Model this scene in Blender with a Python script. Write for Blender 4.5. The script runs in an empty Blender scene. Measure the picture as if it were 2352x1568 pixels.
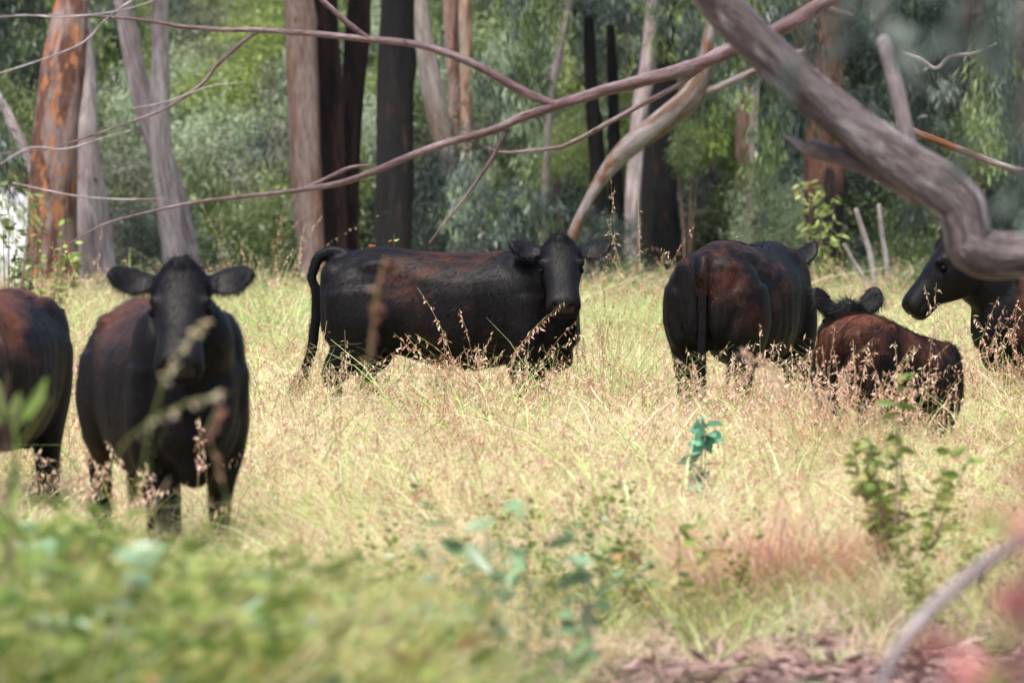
import bpy, math, random
import numpy as np
from mathutils import Vector, Matrix

# ------------------------------------------------------------------ camera, light, exposure
sc = bpy.context.scene
col = sc.collection
F = 13067.0            # focal length in pixels of a 2352-pixel-wide picture
EYE = 1.5
cam_d = bpy.data.cameras.new("camera"); cam = bpy.data.objects.new("camera", cam_d); col.objects.link(cam)
cam.location = (0, 0, EYE)
cam.rotation_euler = (math.pi / 2 - math.atan(284 / F), 0, 0)
cam_d.lens = 200; cam_d.sensor_width = 36; cam_d.clip_start = 0.5; cam_d.clip_end = 3000
cam_d.dof.use_dof = True; cam_d.dof.focus_distance = 35.6; cam_d.dof.aperture_fstop = 4.8
sc.camera = cam
SUN_EL, SUN_AZ = math.radians(66), math.radians(205)      # azimuth clockwise from +Y
w = bpy.data.worlds.new("World"); sc.world = w; w.use_nodes = True
nt = w.node_tree; bg = nt.nodes["Background"]
sky = nt.nodes.new("ShaderNodeTexSky"); sky.sky_type = 'NISHITA'; sky.sun_disc = False
sky.sun_elevation = SUN_EL; sky.sun_rotation = SUN_AZ; sky.dust_density = 3.0; sky.air_density = 1.0
nt.links.new(sky.outputs[0], bg.inputs[0]); bg.inputs[1].default_value = 0.13
sd = bpy.data.lights.new("sun", 'SUN'); so = bpy.data.objects.new("sun", sd); col.objects.link(so)
sd.energy = 4.0; sd.angle = math.radians(14); sd.color = (1.0, 0.95, 0.88)
sv = Vector((math.sin(SUN_AZ) * math.cos(SUN_EL), math.cos(SUN_AZ) * math.cos(SUN_EL), math.sin(SUN_EL)))
so.rotation_euler = sv.to_track_quat('Z', 'Y').to_euler(); so.location = (0, 0, 60)
sc.view_settings.view_transform = 'Standard'; sc.view_settings.look = 'None'
sc.view_settings.exposure = 0.90; sc.view_settings.gamma = 1.0
sc.view_settings.use_curve_mapping = False
sc.cycles.max_bounces = 6; sc.cycles.diffuse_bounces = 3; sc.cycles.glossy_bounces = 2
sc.cycles.transmission_bounces = 3; sc.cycles.transparent_max_bounces = 4
sc.cycles.use_denoising = True
sc.cycles.use_adaptive_sampling = True; sc.cycles.adaptive_threshold = 0.03; sc.cycles.adaptive_min_samples = 16

rng = np.random.default_rng(7)
random.seed(7)

# ------------------------------------------------------------------ helpers
def P(px, py, d):
    """point at distance d that the photograph shows at (px, py) of 2352x1568"""
    return Vector((d * (px - 1176) / F, d, EYE + d * (500 - py) / F))

def smooth(a, b, t):
    t = np.clip((t - a) / (b - a), 0, 1); return t * t * (3 - 2 * t)

def gz(x, y):
    x = np.asarray(x, float); y = np.asarray(y, float)
    z = 0.045 * np.sin(x * 0.9 + 1.3) * np.sin(y * 0.31) + 0.03 * np.sin(x * 2.3 + y * 0.8)
    z = z * smooth(10, 20, y)
    hill = np.where(y > 96, (y - 96) * 0.15, 0) * smooth(96, 112, y)
    hill = np.minimum(hill, 30 + (y - 96) * 0.01)
    return z + hill

def tag(o, label=None, cat=None, group=None, kind=None):
    if label: o['label'] = label
    if cat: o['category'] = cat
    if group: o['group'] = group
    if kind: o['kind'] = kind
    return o

def empty(name, loc=(0, 0, 0), rz=0.0):
    o = bpy.data.objects.new(name, None); o.location = loc; o.rotation_euler = (0, 0, rz)
    o.empty_display_size = 0.2; col.objects.link(o); return o

def mesh_obj(name, me, mats, parent=None, shade=True, link=True):
    for m in (mats if isinstance(mats, (list, tuple)) else [mats]): me.materials.append(m)
    o = bpy.data.objects.new(name, me)
    if link: col.objects.link(o)
    if parent is not None: o.parent = parent
    if shade and len(me.polygons): me.polygons.foreach_set('use_smooth', [True] * len(me.polygons))
    return o

def mesh_np(name, V, Fc, v=None, mi=None):
    """V (n,3), Fc list/array of faces; v per-vertex value stored as attribute 'v'"""
    me = bpy.data.meshes.new(name)
    V = np.asarray(V, np.float32)
    if isinstance(Fc, np.ndarray):
        k = Fc.shape[1]
        me.vertices.add(len(V)); me.vertices.foreach_set('co', V.ravel())
        me.loops.add(Fc.size); me.loops.foreach_set('vertex_index', Fc.ravel().astype(np.int32))
        me.polygons.add(len(Fc)); me.polygons.foreach_set('loop_start', np.arange(0, Fc.size, k, dtype=np.int32))
        me.update(calc_edges=True)
    else:
        me.from_pydata(V.tolist(), [], Fc); me.update()
    if v is not None:
        a = me.attributes.new('v', 'FLOAT', 'POINT'); a.data.foreach_set('value', np.asarray(v, np.float32))
    if mi is not None:
        me.polygons.foreach_set('material_index', np.asarray(mi, np.int32))
    return me

# ------------------------------------------------------------------ materials
def new_mat(name):
    m = bpy.data.materials.new(name); m.use_nodes = True
    n = m.node_tree.nodes; l = m.node_tree.links
    return m, n, l, n['Principled BSDF'], n['Material Output']

def ramp(n, stops, interp='LINEAR'):
    r = n.new('ShaderNodeValToRGB'); e = r.color_ramp.elements; r.color_ramp.interpolation = interp
    while len(e) < len(stops): e.new(0.5)
    for i, (p, c) in enumerate(stops):
        e[i].position = p; e[i].color = (*c, 1)
    return r

def math_n(n, l, op, a, b, c=None):
    m = n.new('ShaderNodeMath'); m.operation = op
    for i, x in enumerate((a, b, c)):
        if x is None: continue
        if isinstance(x, (int, float)): m.inputs[i].default_value = x
        else: l.new(x, m.inputs[i])
    return m.outputs[0]

def mix_n(n, l, fac, a, b, blend='MIX'):
    m = n.new('ShaderNodeMix'); m.data_type = 'RGBA'; m.blend_type = blend
    for i, x in ((0, fac), (6, a), (7, b)):
        if isinstance(x, (int, float)): m.inputs[i].default_value = x
        elif isinstance(x, tuple): m.inputs[i].default_value = (*x, 1)
        else: l.new(x, m.inputs[i])
    return m.outputs[2]

def noise(n, l, vec, scale, detail=3, rough=0.55):
    t = n.new('ShaderNodeTexNoise'); t.inputs['Scale'].default_value = scale
    t.inputs['Detail'].default_value = detail; t.inputs['Roughness'].default_value = rough
    if vec is not None: l.new(vec, t.inputs['Vector'])
    return t.outputs['Fac']

def mapping(n, l, vec, scale, loc=(0, 0, 0)):
    m = n.new('ShaderNodeMapping'); m.inputs['Scale'].default_value = scale; m.inputs['Location'].default_value = loc
    l.new(vec, m.inputs['Vector']); return m.outputs['Vector']

def plant_mat(name, stops, patch=0.5, pscale=0.6, transl=0.35, rough=0.5, spec=0.3, wv=0.45, wr=0.3):
    """leaf or blade: colour picked along the ramp by per-leaf value, per-plant random and patches on the ground"""
    m, n, l, b, out = new_mat(name)
    at = n.new('ShaderNodeAttribute'); at.attribute_name = 'v'
    oi = n.new('ShaderNodeObjectInfo'); ge = n.new('ShaderNodeNewGeometry')
    nz = noise(n, l, ge.outputs['Position'], pscale, 2)
    nz = math_n(n, l, 'MULTIPLY', math_n(n, l, 'SUBTRACT', nz, 0.5), patch * 2.2)
    t = math_n(n, l, 'MULTIPLY_ADD', at.outputs['Fac'], wv, nz)
    t = math_n(n, l, 'MULTIPLY_ADD', oi.outputs['Random'], wr, t)
    t = math_n(n, l, 'ADD', t, 0.5 - 0.5 * (wv + wr))
    r = ramp(n, stops); l.new(t, r.inputs[0])
    l.new(r.outputs[0], b.inputs['Base Color'])
    b.inputs['Roughness'].default_value = rough; b.inputs['Specular IOR Level'].default_value = spec
    tr = n.new('ShaderNodeBsdfTranslucent'); l.new(r.outputs[0], tr.inputs['Color'])
    mx = n.new('ShaderNodeMixShader'); mx.inputs[0].default_value = transl
    l.new(b.outputs[0], mx.inputs[1]); l.new(tr.outputs[0], mx.inputs[2]); l.new(mx.outputs[0], out.inputs['Surface'])
    return m

def bark_mat(name, base, second, third, stretch=0.18, t1=(0.45, 0.6), t2=(0.6, 0.68), sc_=3.0, bump=0.5, off=0.0, char=None, rough=0.75):
    m, n, l, b, out = new_mat(name)
    tc = n.new('ShaderNodeTexCoord')
    bk = n.new('ShaderNodeAttribute'); bk.attribute_name = 'bk'; BK = bk.outputs['Vector'] if 'stone' not in name else tc.outputs['Object']
    v1 = mapping(n, l, BK, (1, 1, stretch), (off, off, 0))
    n1 = noise(n, l, v1, sc_, 5, 0.6)
    v2 = mapping(n, l, BK, (1, 1, stretch * 1.6), (off + 7, off, 3))
    n2 = noise(n, l, v2, sc_ * 1.7, 4, 0.6)
    v3 = mapping(n, l, BK, (1, 1, 0.12), (off, off, 9))
    n3 = noise(n, l, v3, sc_ * 9, 3, 0.7)
    r1 = ramp(n, [(t1[0], (0, 0, 0)), (t1[1], (1, 1, 1))]); l.new(n1, r1.inputs[0])
    r2 = ramp(n, [(t2[0], (0, 0, 0)), (t2[1], (1, 1, 1))]); l.new(n2, r2.inputs[0])
    c = mix_n(n, l, r1.outputs[0], base, second)
    c = mix_n(n, l, r2.outputs[0], c, third)
    r3 = ramp(n, [(0.3, (0.45, 0.43, 0.43)), (0.7, (1.35, 1.35, 1.35))]); l.new(n3, r3.inputs[0])
    c = mix_n(n, l, 1.0, c, r3.outputs[0], 'MULTIPLY')
    if char is not None:       # burnt foot of the trunk: height where the char ends
        sx = n.new('ShaderNodeSeparateXYZ'); l.new(tc.outputs['Object'], sx.inputs[0])
        h = math_n(n, l, 'ADD', sx.outputs[2], math_n(n, l, 'MULTIPLY', n1, -2.4))
        r4 = ramp(n, [(0.40, (1, 1, 1)), (0.60, (0, 0, 0))])
        l.new(math_n(n, l, 'MULTIPLY_ADD', h, 0.3, 0.5 - 0.3 * (char - 1.2)), r4.inputs[0])
        c = mix_n(n, l, r4.outputs[0], c, (0.012, 0.011, 0.012))
    l.new(c, b.inputs['Base Color']); b.inputs['Roughness'].default_value = rough
    b.inputs['Specular IOR Level'].default_value = 0.25
    bp = n.new('ShaderNodeBump'); bp.inputs['Strength'].default_value = bump; bp.inputs['Distance'].default_value = 0.03
    hsum = math_n(n, l, 'ADD', n3, n2)
    l.new(hsum, bp.inputs['Height']); l.new(bp.outputs[0], b.inputs['Normal'])
    return m

def coat_mat(name, brown=0.5, seed=0.0, bcol=(0.095, 0.036, 0.021), top=0.35, hair=False, frk=1.6, rk=0.0):
    m, n, l, b, out = new_mat(name)
    tc = n.new('ShaderNodeTexCoord')
    v = mapping(n, l, tc.outputs['Object'], (1, 1, 1), (seed, seed * 0.7, 0))
    n1 = noise(n, l, v, 1.7, 3, 0.5)
    v2 = mapping(n, l, tc.outputs['Object'], (0.6, 2.0, 1.6), (seed, 0, 0))
    n2 = noise(n, l, v2, 9, 3, 0.6)
    sx = n.new('ShaderNodeSeparateXYZ'); l.new(tc.outputs['Object'], sx.inputs[0])
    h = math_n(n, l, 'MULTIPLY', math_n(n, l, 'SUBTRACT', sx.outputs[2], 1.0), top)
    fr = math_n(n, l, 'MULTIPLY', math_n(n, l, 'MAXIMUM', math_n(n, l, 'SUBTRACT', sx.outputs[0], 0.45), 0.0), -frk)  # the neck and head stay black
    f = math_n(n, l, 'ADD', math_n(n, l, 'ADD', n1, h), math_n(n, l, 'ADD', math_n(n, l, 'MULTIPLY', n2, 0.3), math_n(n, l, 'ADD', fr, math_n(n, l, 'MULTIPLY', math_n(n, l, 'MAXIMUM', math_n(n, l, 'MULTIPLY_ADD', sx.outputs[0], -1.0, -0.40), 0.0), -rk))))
    hd = n.new('ShaderNodeAttribute'); hd.attribute_name = 'hd'
    f = math_n(n, l, 'SUBTRACT', f, math_n(n, l, 'MULTIPLY', hd.outputs['Fac'], 0.6))
    if hair:
        at = n.new('ShaderNodeAttribute'); at.attribute_name = 'v'
        f = math_n(n, l, 'ADD', f, math_n(n, l, 'MULTIPLY_ADD', at.outputs['Fac'], 0.24, -0.10))
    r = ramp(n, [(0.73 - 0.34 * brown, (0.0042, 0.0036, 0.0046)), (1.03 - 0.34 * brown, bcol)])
    l.new(f, r.inputs[0]); l.new(r.outputs[0], b.inputs['Base Color'])
    b.inputs['Roughness'].default_value = 0.55; b.inputs['Specular IOR Level'].default_value = 0.14
    v4 = mapping(n, l, tc.outputs['Object'], (0.25, 1, 0.8)); n4 = noise(n, l, v4, 160, 2, 0.6)
    bp = n.new('ShaderNodeBump'); bp.inputs['Strength'].default_value = 0.12; bp.inputs['Distance'].default_value = 0.003
    l.new(n4, bp.inputs['Height']); l.new(bp.outputs[0], b.inputs['Normal'])
    return m

def plain_mat(name, c, rough=0.5, spec=0.5):
    m, n, l, b, out = new_mat(name)
    b.inputs['Base Color'].default_value = (*c, 1); b.inputs['Roughness'].default_value = rough
    b.inputs['Specular IOR Level'].default_value = spec
    nz = noise(n, l, None, 30); r = ramp(n, [(0.3, tuple(x * 0.8 for x in c)), (0.7, tuple(min(1, x * 1.15) for x in c))])
    l.new(nz, r.inputs[0]); l.new(r.outputs[0], b.inputs['Base Color'])
    return m

M = {}
M['straw'] = plant_mat('dry straw grass', [(0.0, (0.38, 0.44, 0.14)), (0.22, (0.56, 0.49, 0.24)), (0.42, (0.70, 0.54, 0.35)), (0.70, (0.80, 0.70, 0.54)), (0.92, (0.60, 0.34, 0.26))], patch=0.5, pscale=0.7, transl=.45)
M['greengrass'] = plant_mat('green grass', [(0.0, (0.22, 0.34, 0.08)), (0.4, (0.42, 0.54, 0.18)), (0.75, (0.62, 0.68, 0.38)), (1.0, (0.74, 0.68, 0.44))], patch=0.4)
M['seed'] = plant_mat('seed heads', [(0.0, (0.52, 0.30, 0.22)), (0.3, (0.42, 0.17, 0.13)), (0.6, (0.72, 0.50, 0.38)), (1.0, (0.84, 0.72, 0.56))], patch=0.5, pscale=0.8)
M['rust'] = plant_mat('rusty plume', [(0.0, (0.16, 0.06, 0.045)), (0.6, (0.30, 0.13, 0.09)), (1.0, (0.48, 0.32, 0.24))], patch=0.2)
M['fore'] = plant_mat('olive foreground grass', [(0.0, (0.10, 0.17, 0.04)), (0.4, (0.22, 0.30, 0.06)), (0.7, (0.38, 0.38, 0.12)), (1.0, (0.50, 0.32, 0.16))], patch=0.5, pscale=1.5)
M['stalk'] = plant_mat('grass stalks', [(0.0, (0.26, 0.30, 0.08)), (0.5, (0.42, 0.40, 0.16)), (1.0, (0.50, 0.26, 0.18))], patch=0.4)
M['gum_blue'] = plant_mat('blue green gum leaves', [(0.0, (0.035, 0.050, 0.042)), (0.45, (0.085, 0.115, 0.09)), (0.8, (0.21, 0.26, 0.22)), (1.0, (0.42, 0.46, 0.42))], patch=0.35, pscale=0.5, rough=0.38, spec=0.5, wv=.75)  # gum ramps: pale ends paint in leaf highlights, dark ends the undergrowth's deep shade
M['gum_green'] = plant_mat('green gum leaves', [(0.0, (0.05, 0.085, 0.03)), (0.45, (0.13, 0.18, 0.065)), (0.8, (0.28, 0.35, 0.14)), (1.0, (0.46, 0.48, 0.26))], patch=0.4, pscale=0.5, rough=0.4, spec=0.45, wv=.75)
M['gum_yellow'] = plant_mat('yellow green leaves', [(0.0, (0.10, 0.15, 0.04)), (0.45, (0.25, 0.34, 0.08)), (0.8, (0.46, 0.55, 0.20)), (1.0, (0.54, 0.46, 0.20))], patch=0.35, pscale=0.6, rough=0.42, wv=.75)
M['gum_dark'] = plant_mat('dark hanging gum leaves', [(0.0, (0.020, 0.030, 0.022)), (0.5, (0.048, 0.068, 0.05)), (0.85, (0.10, 0.13, 0.10)), (1.0, (0.22, 0.24, 0.20))], patch=0.3, pscale=0.5, rough=0.4, wv=.75)
M['brush_grey'] = plant_mat('grey brush leaves', [(0.0, (0.10, 0.10, 0.075)), (0.5, (0.20, 0.21, 0.15)), (0.85, (0.32, 0.34, 0.26)), (1.0, (0.46, 0.40, 0.34))], patch=0.3, pscale=0.6, wv=.75)
M['pale_green'] = plant_mat('pale silver green leaves', [(0.0, (0.20, 0.27, 0.14)), (0.5, (0.36, 0.44, 0.28)), (1.0, (0.55, 0.62, 0.48))], patch=0.3, pscale=0.6)
M['red_tip'] = plant_mat('red and green young leaves', [(0.0, (0.40, 0.10, 0.03)), (0.4, (0.50, 0.22, 0.05)), (0.55, (0.34, 0.42, 0.06)), (1.0, (0.30, 0.44, 0.12))], patch=0.0, wv=0.9, wr=0.0, transl=0.45)
M['weed'] = plant_mat('weed leaves', [(0.0, (0.08, 0.16, 0.05)), (0.30, (0.15, 0.23, 0.05)), (0.55, (0.24, 0.29, 0.07)), (0.78, (0.38, 0.32, 0.13)), (1.0, (0.40, 0.19, 0.10))], patch=0.35, pscale=1.6, transl=0.4)
M['euc_leaf'] = plant_mat('broad blue green leaves', [(0.0, (0.09, 0.16, 0.08)), (0.45, (0.20, 0.32, 0.16)), (0.8, (0.38, 0.50, 0.36)), (1.0, (0.58, 0.66, 0.58))], patch=0.15, pscale=2, rough=0.35, spec=0.5)
M['seagreen'] = plant_mat('sea green leaves', [(0.0, (0.08, 0.24, 0.14)), (1.0, (0.22, 0.46, 0.32))], patch=0.1, rough=0.45)
M['pinkleaf'] = plant_mat('pink young leaves', [(0.0, (0.36, 0.10, 0.09)), (1.0, (0.56, 0.26, 0.24))], patch=0.1)
M['twig'] = bark_mat('twig bark', (0.22, 0.13, 0.11), (0.30, 0.20, 0.18), (0.10, 0.06, 0.05), sc_=8)
M['greytwig'] = bark_mat('grey dead twig', (0.33, 0.29, 0.295), (0.22, 0.18, 0.175), (0.48, 0.44, 0.445), stretch=.2, sc_=12)
M['limb'] = bark_mat('fallen limb bark', (0.150, 0.122, 0.120), (0.060, 0.040, 0.036), (0.36, 0.33, 0.33), stretch=0.12, t1=(0.48, 0.62), t2=(0.56, 0.70), sc_=14, bump=0.8, rough=0.42)
M['branch'] = bark_mat('purple brown branch bark', (0.105, 0.062, 0.062), (0.20, 0.145, 0.148), (0.05, 0.028, 0.026), stretch=0.15, sc_=22, bump=0.35, rough=0.38)
M['b_orange'] = bark_mat('peeling orange bark', (0.27, 0.19, 0.175), (0.12, 0.055, 0.04), (0.38, 0.16, 0.075), stretch=0.3, t1=(0.44, 0.54), t2=(0.53, 0.57), sc_=3.2, bump=0.8)
M['b_white'] = bark_mat('pale lilac bark', (0.46, 0.39, 0.39), (0.32, 0.25, 0.25), (0.09, 0.06, 0.05), stretch=0.45, t1=(0.42, 0.62), t2=(0.63, 0.69), sc_=2.6, off=3)
M['b_lilac'] = bark_mat('lilac grey bark', (0.31, 0.25, 0.25), (0.42, 0.35, 0.35), (0.20, 0.14, 0.12), stretch=0.15, t1=(0.45, 0.6), sc_=3.0, off=11)
M['b_red'] = bark_mat('red brown bark', (0.30, 0.16, 0.115), (0.38, 0.28, 0.25), (0.16, 0.07, 0.045), stretch=0.12, t1=(0.45, 0.6), sc_=4.0, off=5)
M['b_black'] = bark_mat('charred bark', (0.012, 0.011, 0.012), (0.022, 0.018, 0.018), (0.05, 0.025, 0.018), stretch=0.12, sc_=5.0, bump=1.0, off=2)
M['b_dark'] = bark_mat('dark brown fibrous bark', (0.030, 0.018, 0.017), (0.075, 0.038, 0.032), (0.012, 0.010, 0.010), stretch=0.1, t1=(0.45, 0.6), t2=(0.55, 0.65), sc_=5.0, bump=1.0, off=9)
M['b_cream'] = bark_mat('cream smooth bark', (0.60, 0.50, 0.44), (0.44, 0.30, 0.22), (0.66, 0.60, 0.56), stretch=0.2, t1=(0.5, 0.66), sc_=2.5, off=13)
M['b_pink'] = bark_mat('pink orange bark', (0.50, 0.30, 0.22), (0.58, 0.44, 0.36), (0.30, 0.16, 0.10), stretch=0.2, sc_=3.0, off=17)
M['b_redchar'] = bark_mat('red bark with burnt foot', (0.13, 0.058, 0.040), (0.20, 0.10, 0.07), (0.016, 0.012, 0.012), stretch=0.12, t1=(0.45, 0.6), t2=(0.54, 0.62), sc_=4.0, bump=1.0, off=4, char=2.0)
M['b_dead'] = bark_mat('weathered dead wood', (0.20, 0.17, 0.165), (0.10, 0.06, 0.04), (0.13, 0.055, 0.025), stretch=0.15, t1=(0.46, 0.6), t2=(0.54, 0.62), sc_=5, off=6)
M['rock_standin'] = bark_mat('pale boulder stone', (0.80, 0.79, 0.82), (0.70, 0.68, 0.74), (0.55, 0.52, 0.58), stretch=1.0, t1=(0.45, 0.7), sc_=1.5, off=1)  # near-white stone standing in for a bright patch of unknown nature
M['horn'] = plain_mat('dark horn', (0.035, 0.028, 0.026), 0.5)
M['eye'] = plain_mat('dark wet eye', (0.005, 0.004, 0.004), 0.5, 0.08)
M['nose'] = plain_mat('wet dark nose', (0.009, 0.008, 0.010), 0.45, 0.35)

def ground_mat():
    m, n, l, b, out = new_mat('pasture soil and litter')
    ge = n.new('ShaderNodeNewGeometry'); p = ge.outputs['Position']
    a = noise(n, l, p, 0.5, 4); c = noise(n, l, p, 14, 5, 0.7); d = noise(n, l, mapping(n, l, p, (1, 0.25, 1)), 30, 4, 0.7)
    r1 = ramp(n, [(0.25, (0.12, 0.075, 0.06)), (0.5, (0.22, 0.15, 0.12)), (0.75, (0.36, 0.27, 0.18))]); l.new(c, r1.inputs[0])
    r2 = ramp(n, [(0.3, (0.07, 0.05, 0.045)), (0.6, (0.22, 0.15, 0.14)), (0.8, (0.40, 0.32, 0.30))]); l.new(d, r2.inputs[0])
    l.new(mix_n(n, l, a, r1.outputs[0], r2.outputs[0]), b.inputs['Base Color']); b.inputs['Roughness'].default_value = 0.9
    bp = n.new('ShaderNodeBump'); bp.inputs['Strength'].default_value = 0.8; bp.inputs['Distance'].default_value = 0.05
    l.new(c, bp.inputs['Height']); l.new(bp.outputs[0], b.inputs['Normal'])
    return m
def hill_mat():
    m, n, l, b, out = new_mat('green brown forest slope')  # dark green-brown slope tone with random mottling, fills gaps in the scrub
    ge = n.new('ShaderNodeNewGeometry'); p = ge.outputs['Position']
    a = noise(n, l, p, 0.35, 4); c = noise(n, l, p, 5, 5, 0.7)
    r1 = ramp(n, [(0.3, (0.05, 0.06, 0.03)), (0.5, (0.13, 0.15, 0.06)), (0.7, (0.24, 0.20, 0.13))]); l.new(c, r1.inputs[0])
    r2 = ramp(n, [(0.35, (0.6, 0.6, 0.6)), (0.65, (1.3, 1.3, 1.3))]); l.new(a, r2.inputs[0])
    l.new(mix_n(n, l, 1.0, r1.outputs[0], r2.outputs[0], 'MULTIPLY'), b.inputs['Base Color']); b.inputs['Roughness'].default_value = 0.95
    bp = n.new('ShaderNodeBump'); bp.inputs['Distance'].default_value = 0.3
    l.new(c, bp.inputs['Height']); l.new(bp.outputs[0], b.inputs['Normal'])
    return m
M['ground'] = ground_mat(); M['hill'] = hill_mat()

# ------------------------------------------------------------------ ground
def sheet(name, xs, ys, mat):
    X, Y = np.meshgrid(xs, ys); Z = gz(X, Y)
    V = np.stack([X, Y, Z], -1).reshape(-1, 3)
    nx, ny = len(xs), len(ys)
    i = np.arange(nx * ny).reshape(ny, nx)
    Fc = np.stack([i[:-1, :-1], i[:-1, 1:], i[1:, 1:], i[1:, :-1]], -1).reshape(-1, 4)
    o = mesh_obj(name, mesh_np(name, V, Fc), mat); tag(o, kind='structure'); return o
xs = np.concatenate([np.linspace(-500, -40, 16)[:-1], np.linspace(-40, 40, 161), np.linspace(40, 500, 16)[1:]])
sheet('ground', xs, np.concatenate([np.linspace(-200, 0, 8)[:-1], np.linspace(0, 96, 193)]), M['ground'])
sheet('hillside', xs, np.concatenate([np.linspace(96, 180, 120), np.linspace(180, 900, 30)[1:]]), M['hill'])

# ------------------------------------------------------------------ tubes (trunks, limbs)
def tube_arrays(pts, rad, n=12, lump=0.0, seed=0, flat=None):
    pts = np.asarray(pts, float); rad = np.asarray(rad, float)
    # resample with Catmull-Rom
    def cr(A, u):
        k = np.clip(u.astype(int), 0, len(A) - 2); t = (u - k)[:, None] if A.ndim > 1 else (u - k)
        p0 = A[np.maximum(k - 1, 0)]; p1 = A[k]; p2 = A[k + 1]; p3 = A[np.minimum(k + 2, len(A) - 1)]
        return 0.5 * ((2 * p1) + (-p0 + p2) * t + (2 * p0 - 5 * p1 + 4 * p2 - p3) * t ** 2 + (-p0 + 3 * p1 - 3 * p2 + p3) * t ** 3)
    L = len(pts) - 1; res = int(np.clip(np.linalg.norm(np.diff(pts, axis=0), axis=1).sum() / max(rad.mean() * 0.9, 0.004) / L, 3, 14))
    u = np.linspace(0, L, L * res + 1)
    C = cr(pts, u); R = np.maximum(cr(rad, u), rad.min() * 0.6)
    T = np.gradient(C, axis=0); T /= np.linalg.norm(T, axis=1)[:, None] + 1e-9
    ref = np.array([0.0, 1.0, 0.0]) if abs(T[:, 1]).mean() < 0.8 else np.array([0, 0, 1.0])
    U = np.cross(T, ref); U /= np.linalg.norm(U, axis=1)[:, None] + 1e-9
    W = np.cross(U, T)
    a = np.linspace(0, 2 * math.pi, n, endpoint=False)
    rr = np.ones((len(u), n))
    if lump:
        r_ = np.random.default_rng(seed)
        for k in range(7):
            f = r_.uniform(0.6, 6) / max(R.mean() * 8, 0.05); ph = r_.uniform(0, 6.28); m_ = r_.integers(1, 5)
            s_ = np.concatenate([[0], np.cumsum(np.linalg.norm(np.diff(C, axis=0), axis=1))])
            rr += lump * 0.45 / (1 + 0.4 * k) * np.sin(m_ * a[None, :] + ph + f * s_[:, None])
    if lump >= .06 and n >= 12:
        s_ = np.concatenate([[0], np.cumsum(np.linalg.norm(np.diff(C, axis=0), axis=1))]); r_ = np.random.default_rng(seed + 99); Rm = R.mean()
        rr += lump * .22 * np.sin(5 * a[None, :] + s_[:, None] * .9 / (Rm * 9) + 1.5 * np.sin(s_[:, None] / (Rm * 14)))
        rr += lump * .16 * np.sin(9 * a[None, :] + s_[:, None] * .5 / (Rm * 5) + 2)
        for k in range(int(min(14, s_[-1] / (Rm * 12)))):
            c_ = r_.uniform(0, s_[-1]); ph = r_.uniform(0, 6.28); da = (a[None, :] - ph + math.pi) % (2 * math.pi) - math.pi
            rr += r_.uniform(.10, .30) * np.exp(-((s_[:, None] - c_) / (Rm * r_.uniform(.5, 1.2))) ** 2 - (da / r_.uniform(.35, .7)) ** 2)
    V = C[:, None, :] + (R[:, None] * rr)[:, :, None] * (np.cos(a)[None, :, None] * U[:, None, :] + np.sin(a)[None, :, None] * W[:, None, :])
    s0 = np.concatenate([[0], np.cumsum(np.linalg.norm(np.diff(C, axis=0), axis=1))])
    K = np.stack([R[:, None] * np.cos(a)[None], R[:, None] * np.sin(a)[None], np.repeat(s0[:, None], n, 1)], -1).reshape(-1, 3)
    K = np.vstack([K, [[0, 0, s0[0]], [0, 0, s0[-1]]]]) + np.array([seed * 3.7, seed * 1.3, seed * 5.1])
    V = V.reshape(-1, 3); m = len(u)
    i = np.arange(m * n).reshape(m, n); j = np.roll(i, -1, axis=1)
    Fc = np.stack([i[:-1], j[:-1], j[1:], i[1:]], -1).reshape(-1, 4).tolist()
    V = np.vstack([V, C[:1] - T[:1] * R[0] * 0.3, C[-1:] + T[-1:] * R[-1] * 0.5])
    b0, b1 = len(V) - 2, len(V) - 1
    for k in range(n):
        Fc.append([b0, int(j[0, k]), int(i[0, k])]); Fc.append([b1, int(i[-1, k]), int(j[-1, k])])
    return V, Fc, K

def tubes(name, specs, mat, parent=None, n=12, lump=0.06, seed=1, origin=None):
    Vs, Fs, Ks, o = [], [], [], 0
    for k, (p, r) in enumerate(specs):
        V, Fc, K = tube_arrays(p, r, n, lump, seed + k); Ks.append(K)
        Vs.append(V); Fs += [[q + o for q in f] for f in Fc]; o += len(V)
    V = np.vstack(Vs)
    if origin is not None: V = V - np.array(origin)
    me = mesh_np(name, V, Fs); a_ = me.attributes.new('bk', 'FLOAT_VECTOR', 'POINT'); a_.data.foreach_set('vector', np.vstack(Ks).astype(np.float32).ravel())
    return mesh_obj(name, me, mat, parent)

def px_path(pts, d, dd=0.0):
    """[(px, py, width)] at distance d (dd: change of distance along the path) -> world points, radii"""
    out, rr = [], []
    for k, (x, y, w_) in enumerate(pts):
        dk = d + dd * k / max(1, len(pts) - 1)
        out.append(tuple(P(x, y, dk))); rr.append(0.5 * w_ * dk / F)
    return out, rr

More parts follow.
